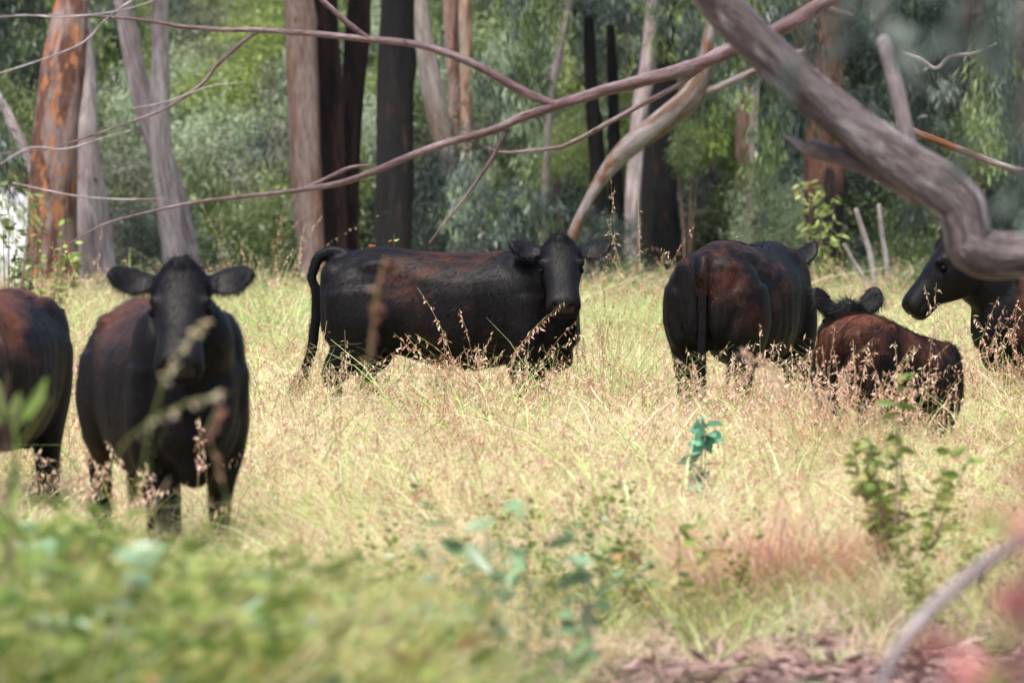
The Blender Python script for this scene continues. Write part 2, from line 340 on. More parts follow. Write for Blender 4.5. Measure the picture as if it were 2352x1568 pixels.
# ------------------------------------------------------------------ leaves
def leaf_arrays(p, d, L, W, r_, ovate=False, curl=0.15):
    """p (n,3) base, d (n,3) direction; one small folded leaf each"""
    n = len(p); d = d / (np.linalg.norm(d, axis=1)[:, None] + 1e-9)
    q = r_.normal(size=(n, 3)); s = np.cross(d, q); s /= np.linalg.norm(s, axis=1)[:, None] + 1e-9
    nn = np.cross(s, d)
    L = L[:, None]; W = W[:, None]
    if not ovate:
        V = np.stack([p, p + d * L * 0.45 + s * W * 0.5 + nn * L * curl * 0.4, p + d * L * 0.45 - s * W * 0.5 + nn * L * curl * 0.4, p + d * L - nn * L * curl * 0.2], 1)
        Fb = np.array([[0, 2, 1], [1, 2, 3]]); k = 4
    else:
        V = np.stack([p, p + d * L * 0.3 + s * W * 0.45 + nn * W * .12, p + d * L * 0.3 - s * W * 0.45 + nn * W * .12,
                      p + d * L * 0.62 + s * W * 0.42 + nn * W * .1, p + d * L * 0.62 - s * W * 0.42 + nn * W * .1,
                      p + d * L - nn * L * curl, p + d * L * .45], 1)
        Fb = np.array([[0, 6, 1], [0, 2, 6], [1, 6, 3], [2, 4, 6], [6, 5, 3], [6, 4, 5]]); k = 7
    Fc = (np.arange(n)[:, None, None] * k + Fb[None]).reshape(-1, 3)
    vv = np.repeat(r_.random(n), k)
    return V.reshape(-1, 3), Fc, vv

def foliage(name, seed, n_clump, leaves, R, clump_r, L=0.13, W=0.022, droop=0.8, ovate=False, hollow=0.3):
    """irregular crown: clumps spread in an ellipsoid R, leaves hanging from each"""
    r_ = np.random.default_rng(seed)
    c = r_.normal(size=(n_clump, 3)); c /= np.linalg.norm(c, axis=1)[:, None]
    rad = (hollow + (1 - hollow) * r_.random(n_clump)) ** 0.5 * r_.uniform(0.7, 1.15, n_clump)
    c = c * rad[:, None] * np.array(R)
    cc = np.repeat(c, leaves, axis=0); cv = np.repeat(r_.uniform(-0.25, 0.25, n_clump), leaves)
    cs = np.repeat(r_.uniform(0.6, 1.3, n_clump), leaves)
    off = r_.normal(size=(len(cc), 3)) * clump_r * cs[:, None] * np.array([0.5, 0.5, 0.6])
    p = cc + off
    d = r_.normal(size=(len(cc), 3)) * 0.5 + off / (clump_r + 1e-6) * 0.5; d[:, 2] -= droop
    V, Fc, vv = leaf_arrays(p, d, L * r_.uniform(0.6, 1.3, len(p)), W * r_.uniform(0.7, 1.4, len(p)), r_, ovate)
    k = 7 if ovate else 4
    vv = np.clip(vv * 0.75 + 0.12 + np.repeat(cv, k), 0, 1)
    return mesh_np(name, V, Fc, vv)

# ------------------------------------------------------------------ instancing of uncountable stuff
def scatter(name, pts, rot, scl, idx, protos, label):
    me = bpy.data.meshes.new(name + '_points')
    me.vertices.add(len(pts)); me.vertices.foreach_set('co', np.asarray(pts, np.float32).ravel())
    a = me.attributes.new('rot', 'FLOAT_VECTOR', 'POINT'); a.data.foreach_set('vector', np.asarray(rot, np.float32).ravel())
    a = me.attributes.new('scl', 'FLOAT', 'POINT'); a.data.foreach_set('value', np.asarray(scl, np.float32))
    a = me.attributes.new('idx', 'INT', 'POINT'); a.data.foreach_set('value', np.asarray(idx, np.int32))
    o = bpy.data.objects.new(name, me); col.objects.link(o)
    pc = bpy.data.collections.new(name + '_protos')
    for k, p in enumerate(protos):
        p.name = "p%03d_%s" % (k, p.name); pc.objects.link(p)
    g = bpy.data.node_groups.new(name, 'GeometryNodeTree')
    g.interface.new_socket('Geometry', in_out='INPUT', socket_type='NodeSocketGeometry')
    g.interface.new_socket('Geometry', in_out='OUTPUT', socket_type='NodeSocketGeometry')
    n, l = g.nodes, g.links
    gi = n.new('NodeGroupInput'); go = n.new('NodeGroupOutput')
    ci = n.new('GeometryNodeCollectionInfo'); ci.inputs[0].default_value = pc
    ci.inputs['Separate Children'].default_value = True; ci.inputs['Reset Children'].default_value = True
    ip = n.new('GeometryNodeInstanceOnPoints'); ip.inputs['Pick Instance'].default_value = True
    def at(nm, ty):
        q = n.new('GeometryNodeInputNamedAttribute'); q.data_type = ty; q.inputs[0].default_value = nm
        return q.outputs['Attribute']
    l.new(gi.outputs[0], ip.inputs['Points']); l.new(ci.outputs[0], ip.inputs['Instance'])
    l.new(at('idx', 'INT'), ip.inputs['Instance Index'])
    e2r = n.new('FunctionNodeEulerToRotation'); l.new(at('rot', 'FLOAT_VECTOR'), e2r.inputs[0]); l.new(e2r.outputs[0], ip.inputs['Rotation'])
    l.new(at('scl', 'FLOAT'), ip.inputs['Scale']); l.new(ip.outputs[0], go.inputs[0])
    md = o.modifiers.new('scatter', 'NODES'); md.node_group = g
    tag(o, label, kind='stuff')
    return o

def blades(r_, n, h, spread, lean, wid, curve=0.5, seg=4):
    """grass blades as thin curved strips; returns V,F,v"""
    a = r_.uniform(0, 2 * math.pi, n); rr = spread * np.sqrt(r_.random(n))
    base = np.stack([rr * np.cos(a), rr * np.sin(a), np.zeros(n)], 1)
    H = h * r_.uniform(0.45, 1.15, n)
    az = a + r_.normal(0, 1.2, n); ln = np.abs(r_.normal(lean, lean * 0.5, n))
    dirx = np.stack([np.cos(az), np.sin(az), np.zeros(n)], 1)
    sa = az + math.pi / 2 + r_.normal(0, 0.9, n)
    side = np.stack([np.cos(sa), np.sin(sa), np.zeros(n)], 1)
    t = np.linspace(0, 1, seg + 1)
    cur = curve * r_.uniform(0.2, 1.6, n)
    Vs = []
    for k in range(seg + 1):
        out = (ln * t[k] + cur * t[k] ** 2.4) * H
        z = H * (t[k] - 0.42 * cur * t[k] ** 3)
        c = base + dirx * out[:, None]; c[:, 2] += np.maximum(z, 0.01 * k)
        wk = wid * (1 - 0.85 * t[k] ** 1.5)
        Vs.append(c + side * wk / 2); Vs.append(c - side * wk / 2)
    V = np.stack(Vs, 1); k2 = 2 * (seg + 1)
    Fb = np.array([[2 * k, 2 * k + 1, 2 * k + 3, 2 * k + 2] for k in range(seg)])
    Fc = (np.arange(n)[:, None, None] * k2 + Fb[None]).reshape(-1, 4)
    return V.reshape(-1, 3), Fc, np.repeat(r_.random(n), k2)

def tuft(name, seed, mat, n, h, spread, lean, wid, curve):
    r_ = np.random.default_rng(seed)
    V, Fc, v = blades(r_, n, h, spread, lean, wid, curve)
    return mesh_obj(name, mesh_np(name, V, Fc, v), mat, link=False)

def stalk_arrays(r_, h, lean_az, lean, head=0.3, nspk=26, spk=0.028, wid=0.0022):
    """one seed stalk: stem strip crossed, and hanging spikelets on the head"""
    t = np.linspace(0, 1, 9); dx = np.array([math.cos(lean_az), math.sin(lean_az), 0])
    out = h * (lean * t + lean * 1.1 * t ** 3); z = h * (t - 0.30 * lean * t ** 3)
    C = dx[None] * out[:, None]; C[:, 2] += z
    V, Fc = [], []
    for q in range(2):
        s = np.array([math.cos(q * 1.57 + 0.4), math.sin(q * 1.57 + 0.4), 0]) * wid / 2
        b = len(V)
        for k in range(9): V.append(C[k] + s); V.append(C[k] - s)
        for k in range(8): Fc.append([b + 2 * k, b + 2 * k + 1, b + 2 * k + 3, b + 2 * k + 2])
    mi = [1] * len(Fc)
    u = 1 - head * r_.random(nspk) ** 0.9
    cx = np.interp(u, t, C[:, 0]); cy = np.interp(u, t, C[:, 1]); cz = np.interp(u, t, C[:, 2])
    p = np.stack([cx, cy, cz], 1) + r_.normal(size=(nspk, 3)) * 0.006
    d = r_.normal(size=(nspk, 3)) * 0.5; d[:, 2] -= 0.75
    Vl, Fl, vl = leaf_arrays(p, d, spk * r_.uniform(0.6, 1.4, nspk), 0.28 * spk * np.ones(nspk), r_)
    b = len(V); v = [r_.random()] * len(V)
    V = np.vstack([np.array(V), Vl]); Fc += (Fl + b).tolist(); mi += [0] * len(Fl)
    return V, Fc, v + vl.tolist(), mi

def stalk_clump(name, seed, n, h, spread, lean, spk=0.026, nspk=26, head=0.3, wid=0.0022, azr=None, link=False):
    r_ = np.random.default_rng(seed); Vs, Fs, vs, ms, o = [], [], [], [], 0
    for k in range(n):
        az = r_.uniform(0, 6.28) if azr is None else r_.normal(azr[0], azr[1])
        V, Fc, v, mi = stalk_arrays(r_, h * r_.uniform(0.7, 1.15), az, abs(r_.normal(lean, lean * 0.5)), head, nspk, spk, wid)
        V = V + np.array([r_.normal() * spread, r_.normal() * spread, 0])
        Vs.append(V); Fs += [[q + o for q in f] for f in Fc]; vs += v; ms += mi; o += len(V)
    return mesh_obj(name, mesh_np(name, np.vstack(Vs), Fs, vs, ms), [M['seed'], M['stalk']], link=link)

# ------------------------------------------------------------------ cattle
def ring(c, u, v, n=24, e=2.4):
    a = np.linspace(0, 2 * math.pi, n, endpoint=False); ca, sa = np.cos(a), np.sin(a)
    x = np.sign(ca) * np.abs(ca) ** (2 / e); y = np.sign(sa) * np.abs(sa) ** (2 / e)
    return np.asarray(c)[None] + x[:, None] * np.asarray(u)[None] + y[:, None] * np.asarray(v)[None]

def loft(rings):
    n = len(rings[0]); V = np.vstack(rings); m = len(rings)
    i = np.arange(m * n).reshape(m, n); j = np.roll(i, -1, axis=1)
    Fc = np.stack([i[:-1], j[:-1], j[1:], i[1:]], -1).reshape(-1, 4).tolist()
    V = np.vstack([V, rings[0].mean(0)[None], rings[-1].mean(0)[None]]); b0, b1 = len(V) - 2, len(V) - 1
    for k in range(n):
        Fc.append([b0, int(j[0, k]), int(i[0, k])]); Fc.append([b1, int(i[-1, k]), int(j[-1, k])])
    return V, Fc

def ell(c, r):
    rs = []
    for t in np.linspace(-1, 1, 11)[1:-1]:
        k = math.sqrt(1 - t * t); rs.append(ring(np.array(c) + np.array([r[0] * t, 0, 0]), (0, r[1] * k, 0), (0, 0, r[2] * k), 16, 2))
    return loft(rs)

def limb_loft(path, a_lat, b_sag, lat=(0, 1, 0), e=2.1, res=4):
    """loft along a path; half-size a_lat across (lat), b_sag in the plane of travel"""
    path = np.array(path, float); a_lat = np.array(a_lat, float); b_sag = np.array(b_sag, float)
    u = np.linspace(0, len(path) - 1, (len(path) - 1) * res + 1); idx = np.arange(len(path))
    def sm(A):
        y = np.interp(u, idx, A); z = y.copy(); z[1:-1] = 0.25 * y[:-2] + 0.5 * y[1:-1] + 0.25 * y[2:]; return z
    C = np.stack([sm(path[:, k]) for k in range(3)], 1); A = sm(a_lat); B = sm(b_sag)
    T = np.gradient(C, axis=0); T /= np.linalg.norm(T, axis=1)[:, None]
    rs = []
    for k in range(len(u)):
        l_ = np.array(lat, float); l_ = l_ - T[k] * l_.dot(T[k]); l_ /= np.linalg.norm(l_)
        s = np.cross(T[k], l_); rs.append(ring(C[k], l_ * A[k], s * B[k], 18, e))
    return loft(rs)

def cattle(name, label, loc, heading, scale, poll, face, tail, brown=0.5, seed=1.0, up=None, head_s=1.0,
           legs=((0, 0), (0, 0), (0, 0), (0, 0)), neck_mid=None, bcol=(0.095, 0.036, 0.021), top=0.35, fat=1.0, ear_up=0.16,
           hairs=42000, ear_turn=0.0, legy=1.0, lx=1.0, deep=0.0, frk=1.6, bony=1.0, cheek=1.0, shag=1.0, rk=0.0, slope=0.0):
    """heading: angle of the forward axis in the ground plane; poll, face: world point / world direction of the head"""
    root = empty(name, loc, heading); tag(root, label, 'cow' if 'calf' not in name else 'calf', 'black cattle standing in the dry grass')
    R = Matrix.Rotation(-heading, 3, 'Z')
    pl = np.array(R @ (Vector(poll) - Vector(loc))) / scale
    fd = np.array(R @ Vector(face).normalized())
    pieces = []
    S = [(-0.915, 1.13, 0.76, .12), (-0.89, 1.20, 0.70, .185), (-0.82, 1.255, 0.64, .225), (-0.68, 1.295, 0.62, .26), (-0.52, 1.31, 0.63, .28),
         (-0.36, 1.30, 0.61, .29), (-0.20, 1.285, 0.565, .315), (0.0, 1.275, 0.515, .345), (0.18, 1.275, 0.510, .345), (0.34, 1.29, 0.54, .315),
         (0.48, 1.30, 0.575, .285), (0.60, 1.28, 0.57, .26), (0.72, 1.20, 0.585, .215), (0.82, 1.10, 0.63, .165), (0.88, .98, 0.70, .10)]
    rs = []
    for x, zt, zb, hw in S:
        hw *= fat; zb -= deep; r = ring((x, 0, (zt + zb) / 2), (0, hw, 0), (0, 0, (zt - zb) / 2), 28, 2.5)
        zz = (r[:, 2] - zb) / (zt - zb); r[:, 1] *= 1.0 - 0.20 * smooth(0.70, 1.0, zz) + 0.0 * zz   # narrower along the spine
        rs.append(r)
    pieces.append(loft(rs))
    for s in (-1, 1):                                     # hooks, pins, shoulder blades, thigh mass
        pieces.append(ell((-0.50, s * .165 * fat, 1.165), (.18, .085, .075)))
        pieces.append(ell((-0.80, s * .125, 1.10), (.10, .085, .11)))
        pieces.append(ell((0.50, s * .185 * fat, 1.00), (.22, .09, .26)))
        pieces.append(ell((-0.67, s * .175, .88), (.235, .115, .31)))
    LG = legs
    for k, s in ((0, -1), (1, 1)):                        # hind legs: right, left
        fx, fy = LG[k]
        pieces.append(limb_loft([(-.62, s * .17, 1.02), (-.60, s * .20 * legy, .80), (-.66 + fx * .3, s * .19 * legy, .64), (-.80 + fx * .7, s * .175 * legy + fy, .50), (-.80 + fx * .85, s * .17 * legy + fy, .40), (-.765 + fx, s * .17 * legy + fy, .17), (-.745 + fx, s * .17 * legy + fy, .09), (-.72 + fx, s * .17 * legy + fy, .0)],
                                [.13, .125, .10, .060, .050, .044, .052, .060], [.27, .24, .175, .090, .062, .048, .054, .074]))
    for k, s in ((2, -1), (3, 1)):                        # front legs
        fx, fy = LG[k]
        pieces.append(limb_loft([(.52, s * .17, .98), (.52, s * .19 * legy, .76), (.50, s * .18 * legy, .58), (.51 + fx * .4, s * .17 * legy + fy * .5, .42), (.51 + fx * .7, s * .17 * legy + fy, .34), (.51 + fx, s * .17 * legy + fy, .15), (.52 + fx, s * .17 * legy + fy, .09), (.54 + fx, s * .17 * legy + fy, .0)],
                                [.12, .115, .10, .070, .062, .048, .055, .062], [.20, .16, .12, .072, .066, .048, .055, .072]))
    pieces.append(ell((.68, 0, .66 - deep * .8), (.19, .12, .17)))   # brisket
    for V_, F_ in pieces: V_[:, 0] *= lx
    if slope:
        for V_, F_ in pieces: V_[:, 2] *= 1 - slope * smooth(-.55, .75, V_[:, 0])
    zs = 1 - slope
    # head frame
    upv = np.array([0, 0, 1.0]) if up is None else np.array(R @ Vector(up))
    hx = fd; hz = upv - hx * upv.dot(hx); hz /= np.linalg.norm(hz); hy = np.cross(hz, hx)
    hs = head_s
    def H(x, y, z): return pl + hs * (x * hx + y * hy + z * hz)
    # neck: thick from the shoulders, narrowing to the back of the head
    nb = np.array([.52, 0, .98 * zs]); ne = H(.05, 0, -.09)
    nm = (nb + ne) / 2 + np.array([.05, 0, .0]) if neck_mid is None else np.array(neck_mid)
    pieces.append(limb_loft([(.38, 0, .99 * zs), tuple(nb), tuple((nb + nm) / 2 + np.array([.02, 0, 0])), tuple(nm), tuple((nm + ne) / 2), tuple(ne)],
                            [.22, .22, .19, .165, .14, .115], [.27 * zs, .26 * zs, .225, .19, .16, .135], lat=(0, 1, 0) if abs(hx[1]) < .8 else tuple(hy), e=2.2))
    hs_ = [(-.055, .055, .035, -.07), (-.02, .100, .050, -.12), (.04, .122, .058, -.19), (.10, .128, .056, -.235), (.16, .130, .055, -.245), (.215, .118, .050, -.20),
           (.28, .100, .042, -.165), (.34, .098, .040, -.145), (.40, .102, .038, -.138), (.440, .106, .034, -.134), (.472, .102, .022, -.124), (.494, .086, .002, -.105)]
    rs = []
    for x, hw, zt, zb in hs_:
        zb *= cheek if x < .3 else 1 + (cheek - 1) * .4
        r = ring(H(x, 0, (zt + zb) / 2), hy * hw * hs, hz * (zt - zb) / 2 * hs, 24, 2.5)
        rel = (r - H(x, 0, 0)) @ hz / hs; k = smooth(-.02, zb, rel) if False else np.clip((rel - zt) / (zb - zt), 0, 1)
        yy = (r - H(x, 0, 0)) @ hy; r -= hy[None] * (yy * (0.30 if x < .25 else .10) * k ** 1.5)[:, None]      # jaw narrower than the brow
        rs.append(r)
    pieces.append(loft(rs))
    pieces.append(ell(H(-.015, 0, .025), (.07, .075, .06)))                # poll
    for s in (-1, 1):
        pieces.append(ell(H(.15, s * .104, .012), (.045, .026, .032)))     # brow
        pieces.append(ell(H(.450, s * .052, -.012), (.038, .034, .030)))   # nostril wing
    # ears: cupped leaf shape going outwards
    for s in (-1, 1):
        rs = []
        dirv = hy * s * .97 + hz * (.10 + ear_up) - hx * (.02 - ear_turn); dirv /= np.linalg.norm(dirv)
        wb = hx if ear_up < .5 else hx * .35 - hy * s; wv = wb - dirv * wb.dot(dirv) ; wv /= np.linalg.norm(wv); tv = np.cross(dirv, wv)
        for t, wd in ((0, .034), (.12, .050), (.3, .072), (.5, .082), (.7, .078), (.87, .056), (.98, .022)):
            c0 = H(.02, s * .095, -.02) + dirv * t * .205 * hs + hz * (-.020 * math.sin(t * 3.1)) * hs
            rs.append(ring(c0, wv * wd * hs, tv * .017 * hs, 16, 2.0))
        pieces.append(loft(rs))
    # tail
    tl = [tuple(np.array(p)) for p in tail]
    tw = np.interp(np.linspace(0, 1, len(tl)), [0, .15, .5, .75, .9, 1], [.060, .042, .026, .024, .036, .014])
    pieces.append(limb_loft(tl, tw, tw, res=5))
    Vs, Fs, o = [], [], 0
    for V, Fc in pieces:
        Vs.append(V); Fs += [[q + o for q in f] for f in Fc]; o += len(V)
    me = bpy.data.meshes.new('raw'); me.from_pydata(np.vstack(Vs).tolist(), [], Fs); me.update()
    tmp = bpy.data.objects.new('raw', me); col.objects.link(tmp)
    md = tmp.modifiers.new('r', 'REMESH'); md.mode = 'VOXEL'; md.voxel_size = 0.0125; md.use_smooth_shade = True
    md = tmp.modifiers.new('s', 'SMOOTH'); md.factor = 0.5; md.iterations = 14
    dg = bpy.context.evaluated_depsgraph_get(); me2 = bpy.data.meshes.new_from_object(tmp.evaluated_get(dg))
    bpy.data.objects.remove(tmp)
    n = len(me2.vertices); V = np.empty(n * 3, np.float32); me2.vertices.foreach_get('co', V); V = V.reshape(-1, 3).astype(float)
    N = np.empty(n * 3, np.float32); me2.vertex_normals.foreach_get('vector', N) if hasattr(me2, 'vertex_normals') else None
    N = N.reshape(-1, 3).astype(float)
    # modelling by displacement: nostrils, mouth line, eye sockets, ribs/hollows
    Q = V - pl; hq = np.stack([Q @ hx, Q @ hy, Q @ hz], 1) / hs
    for s in (-1, 1):
        dd = np.linalg.norm((hq - np.array([.478, s * .045, -.018])) / np.array([.026, .019, .020]), axis=1)
        V -= hx[None] * (0.045 * np.exp(-dd ** 2))[:, None]
        dd = np.linalg.norm((hq - np.array([.175, s * .128, -.030])) / np.array([.030, .05, .022]), axis=1)
        V -= (hy * s)[None] * (0.016 * np.exp(-dd ** 2))[:, None]
        # cup of the ears
        e0 = (hq - np.array([.05, s * .20, 0])) / np.array([.035, .07, .03]); 
        inner = (N @ hx > -.2) & (N @ hz > -2)
        V -= N * (0.012 * np.exp(-(e0 ** 2).sum(1)) * (np.abs(hq[:, 1]) > .14))[:, None]
    mouth = np.exp(-((hq[:, 2] + .070 + 0.10 * (hq[:, 0] - .5)) / .008) ** 2) * smooth(.36, .42, hq[:, 0]) * (hq[:, 2] < -.03)
    V -= N * (mouth * .010)[:, None]
    # flank hollow, ribs, hide folds
    for s in (-1, 1):
        dd = np.linalg.norm((V - np.array([-.36, s * .30 * fat, 1.08])) / np.array([.13, .12, .12]), axis=1)
        V -= np.array([0, s, 0])[None] * (0.020 * bony * np.exp(-dd ** 2))[:, None]
    X_ = V.copy(); X_[:, 0] /= lx
    for s in (-1, 1):
        for c_, r3, am in (((-.50, .245, 1.225), (.10, .08, .07), .012), ((-.85, .12, 1.15), (.06, .06, .07), .022), ((-.78, .07, 1.27), (.10, .05, .06), -.020),
                           ((-.34, .30, 1.10), (.13, .12, .11), -.022), ((.50, .26, 1.02), (.11, .12, .22), .024), ((.28, .32, .82), (.08, .12, .20), -.020),
                           ((-.38, .28, .74), (.09, .12, .16), -.026), ((-.66, .28, .88), (.16, .12, .20), .020), ((.56, .20, 1.22), (.08, .10, .06), -.018), ((.68, .18, .95), (.08, .10, .2), -.02)):
            g_ = np.exp(-(((X_ - np.array([c_[0], s * c_[1] * fat, c_[2]])) / np.array(r3)) ** 2).sum(1)); V += N * (am * bony * g_)[:, None]
    cl = np.exp(-(V[:, 1] / .035) ** 2) * smooth(-.80, -.90, X_[:, 0]) * smooth(1.12, 1.0, V[:, 2]); V += np.array([1, 0, 0])[None] * (.06 * cl)[:, None]
    rb = smooth(-.28, -.16, X_[:, 0]) * (1 - smooth(.20, .32, X_[:, 0])) * smooth(.62, .75, V[:, 2]) * (1 - smooth(1.05, 1.18, V[:, 2])); V += N * (.0014 * rb * np.sin(X_[:, 0] * 62 + V[:, 2] * 9))[:, None]
    fold = np.sin(V[:, 0] * 38 + np.sin(V[:, 2] * 9) * 2) * smooth(.46, .60, V[:, 0]) * (1 - smooth(.86, .98, V[:, 0])) * smooth(1.2, .9, V[:, 2]) * 0.0
    fold = np.sin(V[:, 0] * 34 + V[:, 2] * 6 + 1.5 * np.sin(V[:, 2] * 7)) * smooth(.45, .58, V[:, 0]) * np.clip(1 - np.linalg.norm(hq, axis=1) < .45, 0, 1)
    nf = np.sin((V[:, 0] + .35 * V[:, 2]) * 42 + 1.2 * np.sin(V[:, 2] * 9)) * smooth(.60, .72, X_[:, 0]) * smooth(.42, .52, np.linalg.norm(hq - np.array([.2, 0, -.05]), axis=1))
    V += N * (nf * .006 + fold * 0.002)[:, None]
    V += N * (0.006 * np.sin(V[:, 0] * 7 + 2 * V[:, 2] + seed) * np.sin(V[:, 2] * 8 + seed * 2))[:, None]
    rib = np.exp(-((V[:, 0] - .05) / .28) ** 2 - ((V[:, 2] - .9) / .2) ** 2); V += N * (0.0008 * rib * np.sin(V[:, 0] * 60 + V[:, 2] * 12))[:, None]
    V *= scale
    me2.vertices.foreach_set('co', V.astype(np.float32).ravel()); me2.update()
    hdv = 1 - smooth(.30, .52, np.linalg.norm(hq - np.array([.2, 0, -.05]), axis=1))
    a_ = me2.attributes.new('hd', 'FLOAT', 'POINT'); a_.data.foreach_set('value', hdv.astype(np.float32))
    me2.name = 'cattle_body'; me2.materials.clear()
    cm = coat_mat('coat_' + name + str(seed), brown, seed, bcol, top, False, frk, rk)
    body = mesh_obj('body', me2, [cm, M['nose'], M['horn']], root)
    # nose pad and hooves
    pn = len(me2.polygons); ctr = np.empty(pn * 3, np.float32); me2.polygons.foreach_get('center', ctr); ctr = ctr.reshape(-1, 3)
    hc = ctr / scale - pl; hc = np.stack([hc @ hx, hc @ hy, hc @ hz], 1) / hs
    mi = np.zeros(pn, np.int32)
    mi[(hc[:, 0] > .468) & (hc[:, 2] > -.055) & (hc[:, 2] < .01) & (np.abs(hc[:, 1]) < .06)] = 1
    mi[ctr[:, 2] / scale < .065] = 2
    me2.polygons.foreach_set('material_index', mi)
    # eyes
    for s in (-1, 1):
        V_, F_ = ell((0, 0, 0), (.020, .020, .018)); e = mesh_obj('eye', mesh_np('eye', V_ * scale * hs, F_), M['eye'], root)
        e.location = Vector(H(.172, s * .109, -.028) * scale)
    # short coat hair
    nn_ = np.empty(pn * 3, np.float32); me2.polygons.foreach_get('normal', nn_); nn_ = nn_.reshape(-1, 3).astype(float)
    ar = np.empty(pn, np.float32); me2.polygons.foreach_get('area', ar)
    ok = (mi == 0); pr = ar * ok; pr = pr / pr.sum()
    r_ = np.random.default_rng(int(seed * 100) + 5)
    hairs = int(hairs * 1.6); f = r_.choice(pn, hairs, p=pr)
    p = ctr[f].astype(float) + r_.normal(size=(hairs, 3)) * 0.006 * scale; nn_ = nn_[f]
    p += nn_ * -0.002
    hf = hc[f]
    onhead = (np.linalg.norm(hf - np.array([.2, 0, -.05]), axis=1) < .36)
    flow = np.tile(np.array([-.8, 0, -.65]), (hairs, 1))
    flow[onhead] = hx * .9 - hz * .2
    flow = flow + r_.normal(size=(hairs, 3)) * .22
    flow -= nn_ * (flow * nn_).sum(1)[:, None]; flow /= np.linalg.norm(flow, axis=1)[:, None] + 1e-9
    d = flow + nn_ * r_.uniform(.05, .28, hairs)[:, None]; d /= np.linalg.norm(d, axis=1)[:, None]
    Ln = shag * r_.uniform(.014, .036, hairs) * np.where(onhead, .65, 1.0)
    tuft_ = np.linalg.norm(hf - np.array([-.02, 0, .04]), axis=1) < .085
    Ln[tuft_] *= 3.0
    eartip = (np.abs(hf[:, 1]) > .12) & (np.abs(hf[:, 0]) < .12) & (np.abs(hf[:, 2]) < .15); Ln[eartip] *= 1.5; d[eartip, 2] -= .5
    tl_ = np.array(tail); sw = np.linalg.norm(ctr[f] / scale - tl_[-1][None], axis=1) < .26
    d[sw] = np.array([0, 0, -1.0]) + r_.normal(size=(sw.sum(), 3)) * .25; Ln[sw] *= 4
    s_ = np.cross(d, nn_); s_ /= np.linalg.norm(s_, axis=1)[:, None] + 1e-9
    wd = r_.uniform(.0009, .0018, hairs)
    Vh = np.stack([p - s_ * wd[:, None], p + s_ * wd[:, None], p + d * Ln[:, None]], 1).reshape(-1, 3)
    Fh = np.arange(hairs * 3).reshape(-1, 3)
    hm_ = mesh_np('coat_hair', Vh, Fh, np.repeat(r_.random(hairs), 3))
    hh_ = 1 - smooth(.30, .52, np.linalg.norm(hf - np.array([.2, 0, -.05]), axis=1))
    a_ = hm_.attributes.new('hd', 'FLOAT', 'POINT'); a_.data.foreach_set('value', np.repeat(hh_, 3).astype(np.float32))
    hn_ = nn_ + r_.normal(size=(hairs, 3)) * .22; hn_ /= np.linalg.norm(hn_, axis=1)[:, None]
    hn_ = np.repeat(hn_, 3, axis=0)
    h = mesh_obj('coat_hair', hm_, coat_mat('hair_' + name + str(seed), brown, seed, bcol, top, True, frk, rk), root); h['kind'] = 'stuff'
    hm_.normals_split_custom_set_from_vertices(hn_.tolist())
    return root

def dirv(a):  # heading angle (from +X, anticlockwise) -> unit vector
    return Vector((math.cos(a), math.sin(a), 0))

def hang_tail(x=-.93, kink=0.0, end=.32):
    return [(-.80, 0, 1.22), (-.90, 0, 1.19), (-.955 + kink, 0, 1.05), (-.965 + kink, 0, .80), (-.955 + kink, 0.01, .58), (-.945 + kink, 0.02, .42), (-.94 + kink, .02, end)]

D = math.radians
# the cow standing side-on in the middle
d = 36.8; h = D(-7)
cattle('cow', 'large black cow standing side-on in the middle with its head turned to the camera',
       (d * (1040 - 1176) / F, d, 0), h, 1.0, P(1287, 566, d - .30), (.03, -.74, -.66),
       [(-.70, 0, 1.25), (-.79, 0, 1.285), (-.88, -.01, 1.25), (-.925, -.01, 1.12), (-.94, -.01, .88), (-.97, -.01, .64), (-1.01, -.01, .52), (-1.06, -.02, .42), (-1.10, -.02, .30)],
       brown=.44, seed=1.3, rk=.9, lx=.93, head_s=1.14, neck_mid=(.62, -.10, 1.12), legs=((-.02, 0), (.22, 0), (.03, 0), (.14, 0)), hairs=52000, top=.25)
# the young steer at the left
d = 23.9; h = D(-90 + 15)
cattle('cow', 'young black steer at the left facing the camera head on with both ears out',
       (d * (362 - 1176) / F, d + .55, 0), h, .88, P(416, 634, d - .28), (.02, -.70, -.70),
       [(-.78, 0, 1.12), (-.86, 0, 1.12), (-.93, 0, 1.03), (-.95, 0, .8), (-.95, .01, .58), (-.95, .02, .42), (-.94, .02, .32)], deep=.09, bony=.15, brown=.30, seed=4.1, neck_mid=(.80, 0, 1.14), head_s=1.20, legs=((0, 0), (.1, 0), (.02, .02), (-.06, 0)), hairs=52000, fat=.99)
# rear view, middle right
d = 35.9; h = D(90 - 19)
o_ = P(1622, 500, d); fv = dirv(h)
cattle('cow', 'black cow seen from behind, walking away, left of the red-barked trunk',
       (o_.x + fv.x * .88, o_.y + fv.y * .88, 0), h, 1.035, P(1778, 600, d + 1.9), (.15, .9, -.45),
       hang_tail(), head_s=1.15, brown=.16, seed=7.7, legs=((0, 0), (.1, 0), (.05, 0), (-.1, 0)), fat=.88, ear_up=1.0, hairs=48000, top=.4)
# the calf in front of it on the right
d = 31.3; h = D(90 - 30)
o_ = P(1926, 500, d); fv = dirv(h)
cattle('calf', 'smaller shaggy brown calf seen from behind with upright ears, right of centre',
       (o_.x + fv.x * .68, o_.y + fv.y * .68, 0), h, .74, P(1948, 712, d + .95), (-.15, .95, -.25),
       hang_tail(), brown=.64, seed=2.9, shag=1.7, slope=.17, head_s=1.25, ear_up=1.5, legs=((0, 0), (.1, 0), (0, 0), (-.1, 0)), hairs=60000, bcol=(.15, .056, .032), top=.5,
       neck_mid=(.68, .26, .98), fat=1.12)
